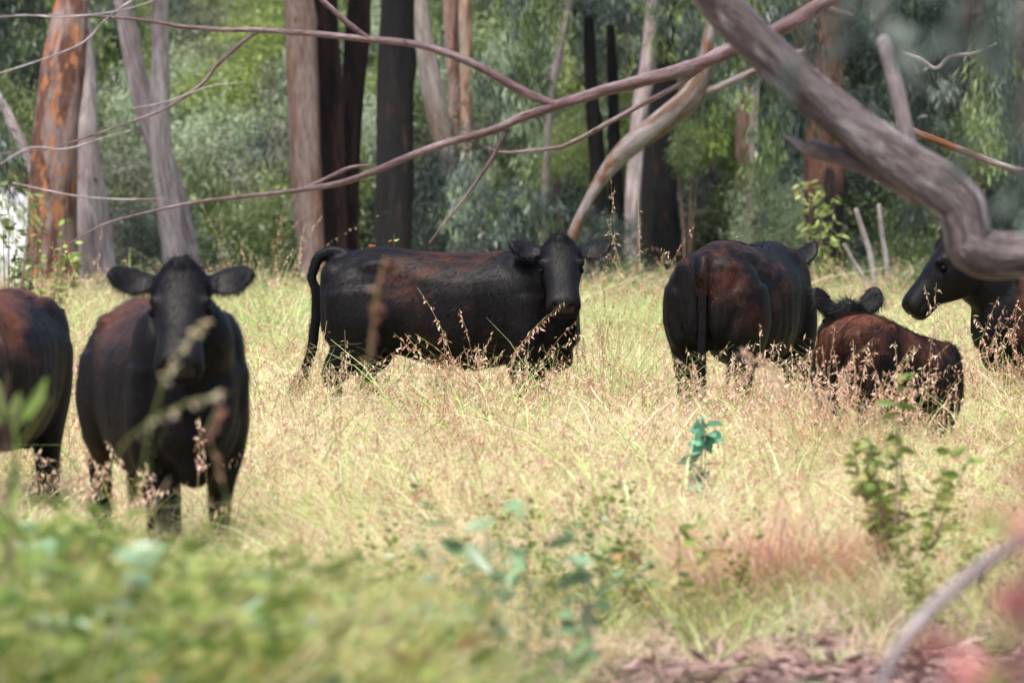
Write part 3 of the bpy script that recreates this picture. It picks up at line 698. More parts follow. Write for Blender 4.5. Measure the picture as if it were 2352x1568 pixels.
# profile head at the right edge
d = 37.0; h = D(180 + 20)
cattle('cow', 'brown-bodied cow at the right edge, black head in profile below the thick limb',
       (d * (2525 - 1176) / F, d + .2, 0), h, .98, P(2190, 556, d - .2), (-.59, -.08, -.77),
       hang_tail(), brown=.66, seed=5.2, cheek=1.3, frk=.3, head_s=1.12, neck_mid=(.86, 0, 1.14), legs=((0, 0), (.1, 0), (.05, 0), (-.1, 0)), hairs=30000)
# rump at the left edge
d = 26.2; h = D(90 - 14)
cattle('cow', 'brown-backed black cow cut off by the left edge of the picture',
       (d * (-62 - 1176) / F, d + .5, 0), h, .90, P(30, 720, d + 1.7), (.2, .8, -.5),
       hang_tail(), deep=.07, brown=.66, seed=9.4, legs=((0, 0), (.1, 0), (.05, 0), (-.1, 0)), hairs=36000, bcol=(.13, .048, .028), top=.7)

# ------------------------------------------------------------------ trees
CROWNS = {}
def crown_mesh(kind):
    if kind not in CROWNS:
        sd, n_, lv, R, cr, L, W, dr = {
            'hang_dark': (21, 150, 90, (3.0, 2.4, 2.2), .42, .15, .024, 1.6),
            'hang_blue': (22, 130, 80, (2.6, 2.2, 1.9), .40, .15, .026, 1.4),
            'tall_green': (23, 130, 80, (2.4, 2.2, 2.0), .38, .13, .024, 1.2)}[kind]
        CROWNS[kind] = foliage('crown_leaves', sd, n_, lv, R, cr, L, W, dr)
        CROWNS[kind].materials.append({'hang_dark': M['gum_dark'], 'hang_blue': M['gum_blue'], 'tall_green': M['gum_green']}[kind])
    return CROWNS[kind]

def tree(name, label, pts, d, mat, crown=None, top=9.0, group='gum trees at the forest edge', n=26, lump=.10, flare=1.5):
    d = 80 + (d - 76) * .38
    path, rad = px_path(pts, d)
    path = [np.array(p) for p in path]
    dir_ = path[0] - path[1]; dir_ = dir_ / dir_[2] if dir_[2] > 0.05 else np.array([0, 0, 1.0])
    zt = path[0][2]; cap = []
    if top > zt:
        dirn = np.array([dir_[0] * .4, 0, 1.0])
        cap = [path[0] + dirn * (top - zt), path[0] + dirn * (top - zt) * .5]
    x, y, z = path[-1]; g = float(gz(x, y))
    tail_ = []
    if z > g + .1:
        dz = z - g; sl = (path[-1] - path[-2]); k = sl / max(abs(sl[2]), .05)
        tail_ = [np.array([x + k[0] * dz * .6, y, g + .02]), np.array([x + k[0] * (dz + .2) * .6, y, g - .25])]
    allp = cap + path + tail_
    allr = [rad[0] * .45, rad[0] * .8][:len(cap)] + rad + [rad[-1] * flare, rad[-1] * flare * 1.15][:len(tail_)]
    base = Vector(allp[-1] if tail_ else allp[-1]); base = Vector((base.x, base.y, g))
    root = empty(name, base); tag(root, label, 'tree', group)

    tubes('trunk', [(allp[::-1], allr[::-1])], mat, root, n=n, lump=lump, seed=int(abs(pts[0][0])) + 3, origin=base)
    if crown and cap:
        tp = Vector(cap[0]); specs = []; r_ = random.Random(int(pts[0][0]))
        cm = crown_mesh(crown); c = bpy.data.objects.new('crown', cm); col.objects.link(c); c.parent = root
        c.location = tp - base + Vector((0, 0, -.3)); c.rotation_euler = (0, 0, r_.uniform(0, 6.28)); sc_ = r_.uniform(.85, 1.15); c.scale = (sc_,) * 3
        for k in range(6):
            a = r_.uniform(0, 6.28); st = np.array(cap[1]) * (k / 6) + np.array(cap[0]) * (1 - k / 6)
            e = st + np.array([math.cos(a) * 1.9, math.sin(a) * 1.6, r_.uniform(.3, 1.4)])
            specs.append(([st, (st + e) / 2 + np.array([0, 0, .25]), e], [rad[0] * .35, rad[0] * .22, rad[0] * .06]))
        tubes('limbs', specs, mat, root, n=8, lump=.05, origin=base)['kind'] = 'stuff'
    return root

tree('gum_tree', 'thick trunk at the left with peeling orange and grey-pink bark',
     [(172, -40, 62), (167, 0, 70), (150, 150, 98), (133, 300, 104), (122, 480, 112), (120, 610, 116), (124, 690, 128)], 76, M['b_orange'], 'hang_dark', lump=.10)
tree('gum_tree', 'pale lilac trunk with dark knots just right of the orange-barked trunk',
     [(190, -40, 26), (194, 60, 30), (203, 170, 34), (203, 300, 44), (214, 470, 72), (224, 600, 80), (230, 700, 84)], 79, M['b_white'], 'hang_blue')
tree('gum_tree', 'slender lilac-grey trunk leaning right behind the straight one beside it',
     [(276, -40, 36), (284, 10, 40), (302, 110, 44), (326, 220, 46), (358, 330, 48), (404, 450, 46), (432, 590, 50)], 88, M['b_lilac'], 'hang_blue')
tree('gum_tree', 'slender lilac-grey straight trunk crossed by the leaning one, left of the green gap',
     [(369, -40, 34), (369, 10, 37), (370, 200, 42), (371, 340, 50), (392, 480, 60), (408, 600, 66)], 85, M['b_lilac'], 'tall_green')
tree('gum_tree', 'straight reddish-brown trunk left of the dark trunks',
     [(683, -40, 66), (686, 20, 68), (695, 200, 70), (704, 350, 68), (713, 500, 66), (718, 605, 64)], 88, M['b_red'], 'tall_green')
tree('burnt_tree', 'dark brown fibrous trunk touching the reddish trunk on its right side',
     [(746, -40, 52), (749, 10, 54), (757, 200, 60), (768, 400, 58), (776, 590, 62)], 90, M['b_dark'], 'hang_blue', group='burnt trees')
tree('burnt_tree', 'narrow dark brown trunk standing between two wider dark trunks',
     [(830, -40, 50), (826, 10, 52), (812, 200, 52), (803, 400, 46), (804, 590, 40)], 91, M['b_dark'], None, group='burnt trees')
tree('burnt_tree', 'wide jet-black burnt trunk behind the rump of the side-on cow',
     [(918, -40, 76), (915, 20, 78), (908, 200, 84), (906, 400, 86), (905, 590, 84)], 82, M['b_black'], 'hang_blue', group='burnt trees')
tree('gum_tree', 'cream-white trunk leaning left from behind the jet-black trunk',
     [(955, -60, 30), (962, -10, 34), (976, 100, 44), (998, 230, 50), (1024, 350, 46), (1042, 450, 44), (1056, 570, 46)], 97, M['b_cream'], 'tall_green')
tree('gum_tree', 'thin red-brown trunk right of the cream leaning trunk',
     [(1034, -40, 32), (1036, 40, 34), (1040, 150, 30), (1046, 300, 28), (1050, 560, 30)], 108, M['b_red'], 'tall_green')
tree('gum_tree', 'thin pink trunk standing right beside the thin red-brown one',
     [(1066, -40, 26), (1068, 40, 28), (1072, 200, 28), (1070, 370, 30), (1072, 560, 32)], 107, M['b_pink'], None)
tree('gum_tree', 'spindly grey-pink stem slanting above the fork of the bare branch',
     [(1314, -40, 20), (1305, 10, 21), (1290, 100, 20), (1272, 190, 17), (1256, 330, 16), (1246, 560, 18)], 98, M['b_lilac'], 'hang_blue')
tree('gum_tree', 'pale streaked trunk rising behind the broken leaning log',
     [(1504, -40, 24), (1499, 10, 28), (1491, 120, 36), (1474, 230, 40), (1462, 330, 36), (1455, 450, 36), (1450, 580, 38)], 94, M['b_white'], 'hang_dark')
tree('burnt_tree', 'short black burnt trunk left of the pale streaked trunk',
     [(1352, 40, 22), (1356, 180, 30), (1364, 280, 34), (1372, 380, 34), (1378, 560, 40)], 99, M['b_black'], None, top=0, group='burnt trees')
tree('burnt_tree', 'thin black burnt trunk between the short one and the pale streaked trunk',
     [(1402, 60, 18), (1406, 180, 24), (1410, 300, 28), (1414, 420, 30), (1418, 560, 34)], 100, M['b_black'], None, top=0, group='burnt trees')
tree('burnt_tree', 'broad charred trunk with leaves over its foot, left of the cow seen from behind',
     [(1532, -40, 46), (1528, 60, 50), (1522, 220, 62), (1516, 380, 86), (1512, 500, 100), (1512, 590, 108)], 97, M['b_black'], 'hang_dark', group='burnt trees', lump=.14)
tree('gum_tree', 'cream trunk among yellow-green leaves above the cow seen from behind',
     [(1738, -40, 18), (1736, 60, 20), (1732, 200, 22), (1730, 320, 24), (1722, 460, 30), (1716, 590, 34)], 101, M['b_cream'], 'hang_blue')
tree('gum_tree', 'pink-orange trunk touching the cream trunk among yellow-green leaves',
     [(1706, -40, 24), (1706, 100, 28), (1706, 280, 34), (1706, 420, 36), (1702, 590, 40)], 104, M['b_pink'], 'tall_green')
tree('gum_tree', 'thin lilac trunk nearest the broken leaning log in the yellow-green leaves',
     [(1636, -40, 16), (1638, 150, 18), (1640, 330, 20), (1636, 590, 24)], 108, M['b_lilac'], None)
tree('gum_tree', 'thin lilac trunk left of the pink-orange trunk',
     [(1668, -40, 16), (1668, 150, 18), (1666, 330, 20), (1664, 590, 24)], 110, M['b_lilac'], 'hang_blue')
tree('burnt_tree', 'red-barked trunk with blackened foot behind the thick fallen limb',
     [(1908, -40, 58), (1906, 60, 60), (1902, 200, 72), (1893, 340, 88), (1890, 460, 94), (1893, 560, 90), (1898, 610, 84)], 86, M['b_redchar'], 'hang_dark', group='burnt trees', lump=.11)
tree('gum_tree', 'dark far trunk at the top right half hidden by hanging leaves',
     [(2212, -40, 40), (2206, 100, 44), (2196, 300, 50), (2190, 560, 60)], 103, M['b_dark'], 'hang_dark')
tree('gum_tree', 'thin grey stem left of the orange-barked trunk',
     [(-30, 190, 20), (6, 240, 22), (40, 310, 24), (70, 380, 22), (96, 480, 24), (110, 600, 28)], 84, M['b_white'], None, top=0)

# broken leaning log and its dark side branch
def stick(name, label, pts, d, mat, cat, group=None, extra=(), dd=0, n=14, lump=.08, part='branch', partmat=None):
    p, r = px_path(pts, d, dd); base = Vector(p[0])
    root = empty(name, base); tag(root, label, cat, group)
    tubes('stem', [(p, r)], mat, root, n=n, lump=lump, seed=int(abs(pts[0][0])), origin=base)
    for e in extra:
        q = px_path(*e[:2], e[2] if len(e) > 2 else 0)
        tubes(part, [q], (e[3] if len(e) > 3 else mat), root, n=10, lump=lump, seed=int(abs(e[0][0][0])), origin=base)
    return root
stick('leaning_log', 'broken grey and rust-brown log leaning right above the head of the side-on cow',
      [(1286, 640, 34), (1300, 590, 30), (1325, 520, 26), (1355, 455, 24), (1398, 388, 36), (1450, 332, 50), (1520, 278, 56), (1585, 222, 56), (1614, 160, 40), (1628, 90, 30), (1640, 20, 24), (1650, -50, 20)],
      72, M['b_dead'], 'log', extra=[([(1590, 222, 22), (1640, 205, 17), (1700, 178, 15), (1760, 150, 15), (1840, 120, 14)], 72)])
for (lab, pts, dd_) in [
    ('curved grey dead stem standing right of the red-barked trunk', [(1966, 480, 11), (1984, 540, 13), (2000, 590, 14), (2010, 660, 16)], 74),
    ('thin grey dead stem leaning left beside the curved dead stem', [(1938, 560, 8), (1960, 600, 10), (1984, 640, 11), (2000, 690, 12)], 73),
    ('straight grey dead stem, the rightmost of those by the red-barked trunk', [(2018, 470, 9), (2026, 540, 11), (2036, 600, 12), (2040, 680, 12)], 76)]:
    stick('dead_stem', lab, pts[::-1], dd_, M['greytwig'], 'dead stem', 'dead stems by the red-barked trunk', n=8)

# the thick fallen limb with its broken stubs
stick('fallen_limb', 'thick smooth purple-grey limb slanting down across the right side and bending at the edge',
      [(1560, -120, 92), (1610, -55, 95), (1668, 20, 100), (1770, 128, 94), (1870, 222, 92), (1975, 308, 96), (2075, 380, 110), (2150, 425, 118), (2205, 468, 116), (2222, 520, 112), (2236, 566, 118), (2290, 584, 112), (2370, 580, 104), (2460, 575, 110), (2640, 590, 120), (2900, 700, 130)],
      20, M['limb'], 'tree limb', n=44, lump=.12, part='broken_stub',
      extra=[([(2120, 440, 80), (2050, 408, 62), (1980, 378, 46), (1910, 356, 44), (1856, 340, 42)], 20.05),
             ([(1885, 352, 24), (1850, 344, 20), (1822, 322, 13), (1798, 308, 7)], 20.1, 0, M['greytwig']),
             ([(2090, 360, 40), (2082, 310, 38), (2068, 240, 37), (2048, 165, 35), (2034, 112, 32), (2026, 88, 26)], 20.15, 0, M['greytwig']),
             ([(2250, 560, 70), (2300, 640 - 60, 60), (2380, 612, 60)], 20.0)])

# long bare branch with its forks
stick('bare_branch', 'long bare purple-brown branch forking above the side-on cow and reaching the left edge',
      [(1940, -20, 30), (1875, 16, 32), (1830, 45, 37), (1760, 84, 35), (1690, 112, 34), (1600, 150, 33), (1500, 180, 31), (1400, 205, 28), (1340, 224, 26), (1270, 245, 25), (1200, 270, 21), (1130, 300, 19), (1040, 325, 18), (950, 355, 16), (880, 385, 15), (800, 415, 14), (720, 432, 12), (620, 445, 10), (500, 458, 8), (420, 470, 7), (330, 490, 5.5), (240, 515, 4.5), (160, 560, 3.5)],
      27, M['branch'], 'branch', n=14, lump=.10, part='fork', extra=[
          ([(1285, 246, 22), (1210, 215, 21), (1130, 170, 20), (1060, 135, 19), (980, 108, 18), (900, 95, 16), (840, 90, 15), (740, 80, 14), (660, 74, 13), (590, 70, 12), (500, 68, 10), (420, 62, 9), (340, 48, 7.5), (250, 40, 6), (100, 36, 5), (-60, 42, 4)], 27),
          ([(596, 72, 9), (560, 95, 9), (500, 150, 8.5), (470, 188, 8), (420, 225, 7), (370, 255, 6), (300, 280, 5), (210, 312, 4), (100, 345, 3), (-30, 355, 3)], 27),
          ([(850, 92, 13), (800, 55, 13), (755, 15, 13), (715, -25, 14)], 27),
          ([(1610, 160, 10), (1546, 202, 12), (1467, 244, 12), (1400, 281, 11), (1325, 322, 10), (1287, 338, 9), (1230, 345, 8), (1150, 350, 7), (1080, 326, 4), (1010, 318, 3)], 27),
          ([(1158, 308, 10), (1132, 360, 9), (1100, 410, 8), (1060, 465, 7), (1030, 500, 6), (985, 560, 4)], 27),
          ([(700, 434, 8), (770, 400, 9), (810, 384, 8), (850, 380, 5)], 27.1),
          ([(1880, 14, 16), (1920, 30, 22), (1960, 40, 16)], 27.1)])
for lab, pts, dk in [
    ('thin pale twig crossing the orange-barked trunk from the top left corner', [(-40, 44, 4), (60, 36, 4), (140, 40, 5), (250, 30, 4), (340, 8, 4), (420, -30, 3)], 26),
    ('thin pale twig sloping up from the left edge over the pale lilac trunk', [(-30, 178, 3), (60, 150, 3.5), (140, 122, 4), (200, 92, 4), (250, 40, 4), (350, -30, 4)], 26.4),
    ('long arching grey twig passing low across the pale lilac trunk', [(30, 420, 3), (120, 440, 4), (190, 452, 4), (280, 458, 4), (380, 457, 3)], 26.2),
    ('faint twig sloping down right of the two slender trunks', [(300, 250, 3), (380, 235, 4), (480, 200, 3.5), (560, 190, 3)], 26.6),
    ('thin twig rising from the leftmost grass to the orange bark', [(0, 378, 3), (70, 340, 4), (150, 343, 5), (230, 320, 4), (300, 300, 3)], 25.8)]:
    stick('twig', lab, pts, dk, M['greytwig'], 'twig', 'thin twigs at the upper left', n=6, lump=.05)
stick('twig', 'wavy pinkish twig at the upper right behind the standing stub',
      [(2060, 118, 8), (2110, 135, 10), (2148, 158, 11), (2182, 132, 10), (2240, 122, 8), (2290, 100, 5)], 30, M['greytwig'], 'twig', n=8)
stick('fallen_branch', 'blurred grey branch behind the bend of the thick limb',
      [(2060, 290, 16), (2130, 315, 18), (2220, 350, 17), (2330, 388, 16), (2460, 400, 18)], 48, M['b_dead'], 'branch', n=8)

# ------------------------------------------------------------------ stone shape made up for an unidentified bright patch, behind the left sapling
def boulder_standin():
    r_ = np.random.default_rng(3); rs = []
    for t in np.linspace(-1, 1, 13)[1:-1]:
        k = math.sqrt(1 - t * t) ** .8
        r = ring((t * .95, 0, .35), (0, .8 * k, 0), (0, 0, 1.0 * k), 20, 2.6); r += r_.normal(size=r.shape) * .035; rs.append(r)
    V, Fc = loft(rs); o = mesh_obj('boulder_standin', mesh_np('boulder_standin', V, Fc), M['rock_standin'])
    p = P(-10, 560, 84); o.scale = (1.1, 1, 1.5); o.location = (p.x, p.y, float(gz(p.x, p.y)) - .12); tag(o, 'white stone-shaped stand-in for a bright patch at the left edge behind leafy stems', 'boulder_standin')
boulder_standin()

# ------------------------------------------------------------------ understorey saplings and bushes (things)
BUSH = {}
def bush_mesh(kind, mat):
    key = (kind, mat)
    if key not in BUSH:
        sd, n_, lv, R, cr, L, W, dr, ov = {
            'a': (31, 70, 80, (1.0, .9, 1.1), .26, .12, .022, .9, False), 'b': (32, 80, 70, (1.1, .9, .9), .24, .10, .024, .5, False),
            'c': (33, 60, 70, (.8, .7, 1.4), .24, .15, .022, 1.5, False), 'd': (34, 90, 70, (1.3, 1.0, .8), .22, .07, .028, .1, True)}[kind]
        m_ = foliage('leaves', sd, n_, lv, R, cr, L, W, dr, ov); m_.materials.append(M[mat]); BUSH[key] = m_
    return BUSH[key]
def bush(name, label, px, py, d, s, kind, mat, rz=None, cat='sapling', group='leafy saplings at the forest edge', sz=None):
    p = P(px, py, d); g = float(gz(p.x, p.y)); root = empty(name, (p.x, p.y, g)); tag(root, label, cat, group)
    c = bpy.data.objects.new('foliage', bush_mesh(kind, mat)); col.objects.link(c); c.parent = root
    c.location = (0, 0, p.z - g); c.rotation_euler = (0, 0, rz if rz is not None else (px * 7 % 6.28)); c.scale = (s, s, sz or s)
    r_ = random.Random(px); top = p.z - g; specs = []
    if top > .3:
        for k in range(4):
            a = r_.uniform(0, 6.28); e = np.array([math.cos(a) * .55 * s, math.sin(a) * .5 * s, top + r_.uniform(0, .8) * s])
            specs.append(([(0, 0, -.1), tuple(e * np.array([.35, .35, .5])), tuple(e)], [.035 * s, .022 * s, .006]))
        tubes('stem', specs, M['twig'], root, n=6, lump=.04)
    return root
B = [
 # name, label, px, py, d, size, kind, mat
 ('bush', 'bright yellow-green bush in the sunny gap left of the reddish trunk', 560, 250, 112, 1.3, 'd', 'gum_yellow'),
 ('bush', 'pale silvery bush below the bright yellow-green one', 520, 350, 104, 1.2, 'd', 'pale_green'),
 ('bush', 'pale green bush right of the straight lilac-grey trunk', 440, 240, 116, 1.2, 'b', 'pale_green'),
 ('bush', 'yellow-green bush high in the gap beside the straight lilac-grey trunk', 610, 140, 120, 1.1, 'b', 'gum_yellow'),
 ('bush', 'blue-green bush leaning on the reddish trunk with orange leaves', 620, 370, 94, .85, 'b', 'gum_blue'),
 ('bush', 'grey-green brush between the two slender trunks and the reddish trunk', 500, 480, 92, 1.0, 'b', 'brush_grey'),
 ('bush', 'low green bush at the foot of the reddish trunk', 600, 560, 90, .8, 'a', 'gum_green'),
 ('bush', 'grey brush right of the pale lilac trunk', 300, 470, 92, 1.0, 'b', 'brush_grey'),
 ('bush', 'dark low brush behind the ear of the young steer', 320, 590, 88, .7, 'a', 'gum_dark'),
 ('bush', 'silvery bush between the pale lilac trunk and the leaning one', 270, 330, 100, 1.0, 'c', 'pale_green'),
 ('sapling', 'dark green drooping sapling in the upper left corner', 50, 90, 90, 1.2, 'c', 'gum_dark'),
 ('sapling', 'green drooping sapling between the orange bark and the left edge', 30, 300, 88, .7, 'c', 'gum_green'),
 ('sapling', 'blue-green drooping sapling right of the jet-black trunk', 1010, 480, 86, .8, 'c', 'gum_blue'),
 ('sapling', 'green drooping sapling below the fork of the bare branch', 1180, 400, 94, 1.0, 'c', 'gum_green'),
 ('sapling', 'yellow-green sapling just right of the fork of the bare branch', 1300, 340, 90, .6, 'b', 'gum_yellow'),
 ('sapling', 'blue-green leafy sapling behind the neck of the side-on cow', 1130, 520, 84, .85, 'a', 'gum_blue'),
 ('sapling', 'blue-grey drooping sapling high left of the pale streaked trunk', 1410, 110, 96, 1.1, 'c', 'gum_blue'),
 ('sapling', 'yellow-green high sapling above the right fork of the bare branch', 1150, 170, 104, 1.2, 'c', 'gum_yellow'),
 ('sapling', 'green sapling high between the thin pink trunk and the spindly stem', 1160, 60, 106, 1.2, 'c', 'gum_green'),
 ('bush', 'grey-green bush behind the head of the side-on cow', 1390, 560, 86, .55, 'a', 'gum_blue'),
 ('bush', 'dull green bush below the leaning log', 1450, 460, 90, .7, 'b', 'gum_green'),
 ('sapling', 'green sapling over the broad charred trunk', 1580, 340, 86, .40, 'c', 'gum_green'),
 ('sapling', 'yellow-green drooping sapling right of the leaning log', 1660, 300, 92, .7, 'c', 'gum_yellow'),
 ('bush', 'silver-green bush above the rump of the cow seen from behind', 1670, 520, 91, .85, 'a', 'gum_blue'),
 ('bush', 'pale green bush between the cream trunk and the red-barked trunk', 1780, 500, 88, .8, 'b', 'pale_green'),
 ('sapling', 'blue-green drooping sapling above the cream trunk', 1740, 120, 94, 1.0, 'c', 'gum_blue'),
 ('bush', 'bright green bush between the calf and the cow at the right edge', 2060, 610, 88, .6, 'c', 'gum_green'),
 ('bush', 'green bush under the muzzle of the cow at the right edge', 2110, 690, 70, .5, 'b', 'gum_green'),
 ('bush', 'grey brush above the calf', 2010, 470, 96, .9, 'b', 'brush_grey'),
 ('sapling', 'green sapling right of the standing stub', 2240, 330, 84, .6, 'a', 'gum_green'),
 ('sapling', 'dark drooping sapling filling the upper right', 2180, 160, 92, 1.5, 'c', 'gum_dark'),
 ('sapling', 'dark drooping sapling at the right edge', 2330, 260, 90, 1.3, 'c', 'gum_dark'),
 ('sapling', 'dark drooping sapling above the red-barked trunk', 1990, 80, 98, 1.2, 'c', 'gum_dark'),
]
for b in B: bush(b[0], b[1], b[2], b[3], b[4], b[5], b[6], b[7], cat=b[0])

# ------------------------------------------------------------------ the forest mass on the slope (stuff)
def proto_bush(k, mat):
    sp = [(51, 40, 60, (.7, .6, .8), .24, .13, .024, 1.0, False), (52, 46, 55, (.8, .7, .6), .22, .10, .024, .4, False), (53, 34, 60, (.6, .5, 1.1), .24, .15, .022, 1.6, False)][k]
    me = foliage('clump', *sp[:5], L=sp[5], W=sp[6], droop=sp[7]); me.materials.append(M[mat])
    return bpy.data.objects.new('clump', me)
protos = [proto_bush(k, m_) for m_ in ('gum_green', 'gum_blue', 'gum_dark', 'brush_grey', 'gum_yellow', 'pale_green') for k in (0, 1, 2)]
N = 5600
y = 90 + 75 * rng.random(N) ** 1.15; x = (rng.random(N) * 2 - 1) * (y * .09 + 6.5)
pxx = 1176 + x / y * F
hh = rng.random(N) ** 1.3 * (2.6 + 2.6 * smooth(90, 105, y)) * smooth(87, 93, y)
z = gz(x, y) + .3 + hh
left_gap = (pxx > 210) & (pxx < 660)
keep = ~(left_gap & (hh > .9)) & ~((pxx < 90) & (y < 96) & (pxx > -60) & (hh < 1.2))
right = pxx > 1850
u = rng.random(N)
patch_ = np.sin(x * 1.1 + 2) * np.cos(y * .35) 
fam = np.where(u < .28, 0, np.where(u < .54, 1, np.where(u < .68, 2, np.where(u < .80, 3, np.where(u < .90, 4, 5)))))
fam = np.where(left_gap, np.where(u < .3, 0, np.where(u < .55, 4, np.where(u < .8, 3, 1))), fam)
fam = np.where(right & (z > 2.5), np.where(u < .6, 2, np.where(u < .85, 1, 0)), fam)
idx = fam * 3 + rng.integers(0, 3, N)
pts = np.stack([x, y, z], 1)[keep]
rot = np.stack([rng.normal(0, .15, N), rng.normal(0, .15, N), rng.uniform(0, 6.28, N)], 1)[keep]
N2 = 900; y2 = 66 + 24 * rng.random(N2) ** .7; x2 = (rng.random(N2) * 2 - 1) * (y2 * .093 + 2); q2 = 1176 + x2 / y2 * F
k2 = rng.random(N2) < np.clip(.15 + .85 * smooth(66, 86, y2) + .45 * np.sin(x2 * 1.3 + 1), 0, 1)
k2 &= ~((q2 > 90) & (q2 < 260) & (y2 < 84))
p2 = np.stack([x2, y2, gz(x2, y2) + .05 + .35 * rng.random(N2) * smooth(66, 84, y2)], 1)[k2]
u2 = rng.random(N2); f2 = np.where(u2 < .42, 0, np.where(u2 < .70, 1, np.where(u2 < .80, 3, np.where(u2 < .9, 4, 2))))
i2 = (f2 * 3 + rng.integers(0, 2, N2))[k2]
sc2 = rng.uniform(.35, .75, N2)[k2]
r2_ = np.stack([rng.normal(0, .15, len(p2)), rng.normal(0, .15, len(p2)), rng.uniform(0, 6.28, len(p2))], 1)
scl1 = rng.uniform(.6, 1.35, N)[keep]
scatter('undergrowth', np.vstack([pts, p2]), np.vstack([rot, r2_]), np.concatenate([scl1, sc2]), np.concatenate([idx[keep], i2]), protos, 'dense mixed green scrub covering the slope behind the trunks')

# drooping gum foliage hanging among the trunks (stuff)
def hang_proto(k, mat):
    me = foliage('hang', 300 + k, 12, 22, (.30, .28, .75), .20, L=.19, W=.026, droop=2.2); me.materials.append(M[mat]); return bpy.data.objects.new('hang', me)
HP = [hang_proto(k, m_) for k, m_ in enumerate(('gum_blue', 'gum_blue', 'gum_green', 'gum_green', 'gum_dark', 'gum_dark', 'gum_yellow', 'pale_green'))]
N3 = 1500; y3 = 77 + 20 * rng.random(N3); x3 = (rng.random(N3) * 2 - 1) * (y3 * .093 + 3); q3 = 1176 + x3 / y3 * F
z3 = .7 + 6.3 * rng.random(N3) ** .8; py3 = 500 - (z3 - EYE) / y3 * F
cl3 = np.sin(x3 * 1.9 + 1.1) + np.sin(x3 * .8 + z3 * 1.2) + .6 * np.sin(z3 * 2.1 + y3)
k3 = (cl3 > .1) & ~((q3 > 60) & (q3 < 680) & ((y3 < 88) | (py3 > 60))) & ~((q3 > 680) & (q3 < 960) & (y3 < 92))
k3 &= ~((q3 > 1825) & (q3 < 1950) & (y3 < 90) & (py3 > 180)) & ~((q3 > 1450) & (q3 < 1570) & (y3 < 92) & (py3 > 330))
k3 &= (rng.random(N3) < np.where(q3 > 1850, .9, .62))
u3 = rng.random(N3)
i3 = np.where(q3 > 1850, np.where(u3 < .55, 4 + (u3 < .3), np.where(u3 < .9, 0, 2)), np.where(u3 < .36, 0, np.where(u3 < .42, 1, np.where(u3 < .62, 2, np.where(u3 < .72, 3, np.where(u3 < .82, 4, np.where(u3 < .92, 6, 7)))))))
scatter('hanging_foliage', np.stack([x3, y3, z3], 1)[k3], np.stack([rng.normal(0, .12, N3), rng.normal(0, .12, N3), rng.uniform(0, 6.28, N3)], 1)[k3], rng.uniform(.5, 1.2, N3)[k3], i3[k3], HP, 'drooping blue-green gum foliage hanging among the trunks')

# ------------------------------------------------------------------ grass
GP = []
for k in range(4): GP.append(tuft('tuft', 100 + k, M['straw'], 46, .34, .13, .35, .0060, .8))
for k in range(3): GP.append(tuft('tuft', 110 + k, M['straw'], 60, .20, .17, .80, .0065, 1.0))
for k in range(3): GP.append(tuft('tuft', 120 + k, M['greengrass'], 34, .34, .12, .45, .0085, 1.1))
for k in range(3): GP.append(tuft('tuft', 125 + k, M['greengrass' if k < 2 else 'straw'], 18, .52, .08, .5, .011, 1.5))
for k in range(3): GP.append(stalk_clump('seed', 130 + k, 5, .48, .12, .30, spk=.022, nspk=16))
def field(N, y0, y1, dens_fn=None, pw=1.0):
    y = y0 + (y1 - y0) * rng.random(N) ** pw; x = (rng.random(N) * 2 - 1) * (y * .093 + 1.6)
    return x, y
N = 46000
x, y = field(N, 19.3, 88, pw=1.25)
pxx = 1176 + x / y * F
u = rng.random(N)
kind = np.where(u < .42, rng.integers(0, 4, N), np.where(u < .74, rng.integers(4, 7, N), np.where(u < .83, rng.integers(7, 10, N), np.where(u < .91, rng.integers(10, 13, N), rng.integers(13, 16, N)))))
far = y > 52
kind = np.where(far & (u < .55), rng.integers(7, 10, N), kind)
scl = rng.uniform(.65, 1.15, N) * np.where(y > 60, 1.25, 1.0)
near = smooth(19, 24, y); scl *= .55 + .45 * near
scl *= 1 + .34 * smooth(27, 32, y) + .12 * np.sin(x * 1.7 + y * .6)
scl *= 1 - .5 * np.exp(-((pxx - 360) / 260) ** 2 - ((y - 23.5) / 2.6) ** 2)
edge_keep = (y > 20.8 + .6 * np.sin(x * 2.1)) | (rng.random(N) < .12)
z = gz(x, y)
scatter('grass', np.stack([x, y, z - .01], 1)[edge_keep], np.stack([rng.normal(0, .12, N), rng.normal(0, .12, N), rng.uniform(0, 6.28, N)], 1)[edge_keep],
        scl[edge_keep], kind[edge_keep], GP, 'long dry straw-coloured grass with green and pink patches')

# bark litter and fallen leaves on the bare ground near the camera (stuff)
def litter():
    r_ = np.random.default_rng(77); n = 26000
    y = 15.5 + 7.5 * r_.random(n); x = (r_.random(n) * 2 - 1) * (y * .1 + 1.2)
    p = np.stack([x, y, gz(x, y) + .004 + .03 * r_.random(n) ** 2], 1); d = r_.normal(size=(n, 3)); d[:, 2] *= .18
    V, Fc, v = leaf_arrays(p, d, r_.uniform(.05, .16, n), r_.uniform(.012, .03, n), r_)
    o = mesh_obj('leaf_litter', mesh_np('leaf_litter', V, Fc, v), plant_mat('litter', [(0, (.06, .04, .035)), (.45, (.20, .115, .10)), (.8, (.38, .26, .24)), (1, (.56, .48, .44))], patch=.2, transl=.1))
    tag(o, 'pinkish-brown fallen leaves and bark on the bare ground', kind='stuff')
litter()
stick('fallen_stick', 'dark fallen stick on the litter at the bottom centre', [(1240, 1512, 16), (1360, 1496, 24), (1480, 1502, 26), (1570, 1530, 22), (1680, 1560, 16)], 19.6, M['twig'], 'stick', 'sticks on the ground', n=8)
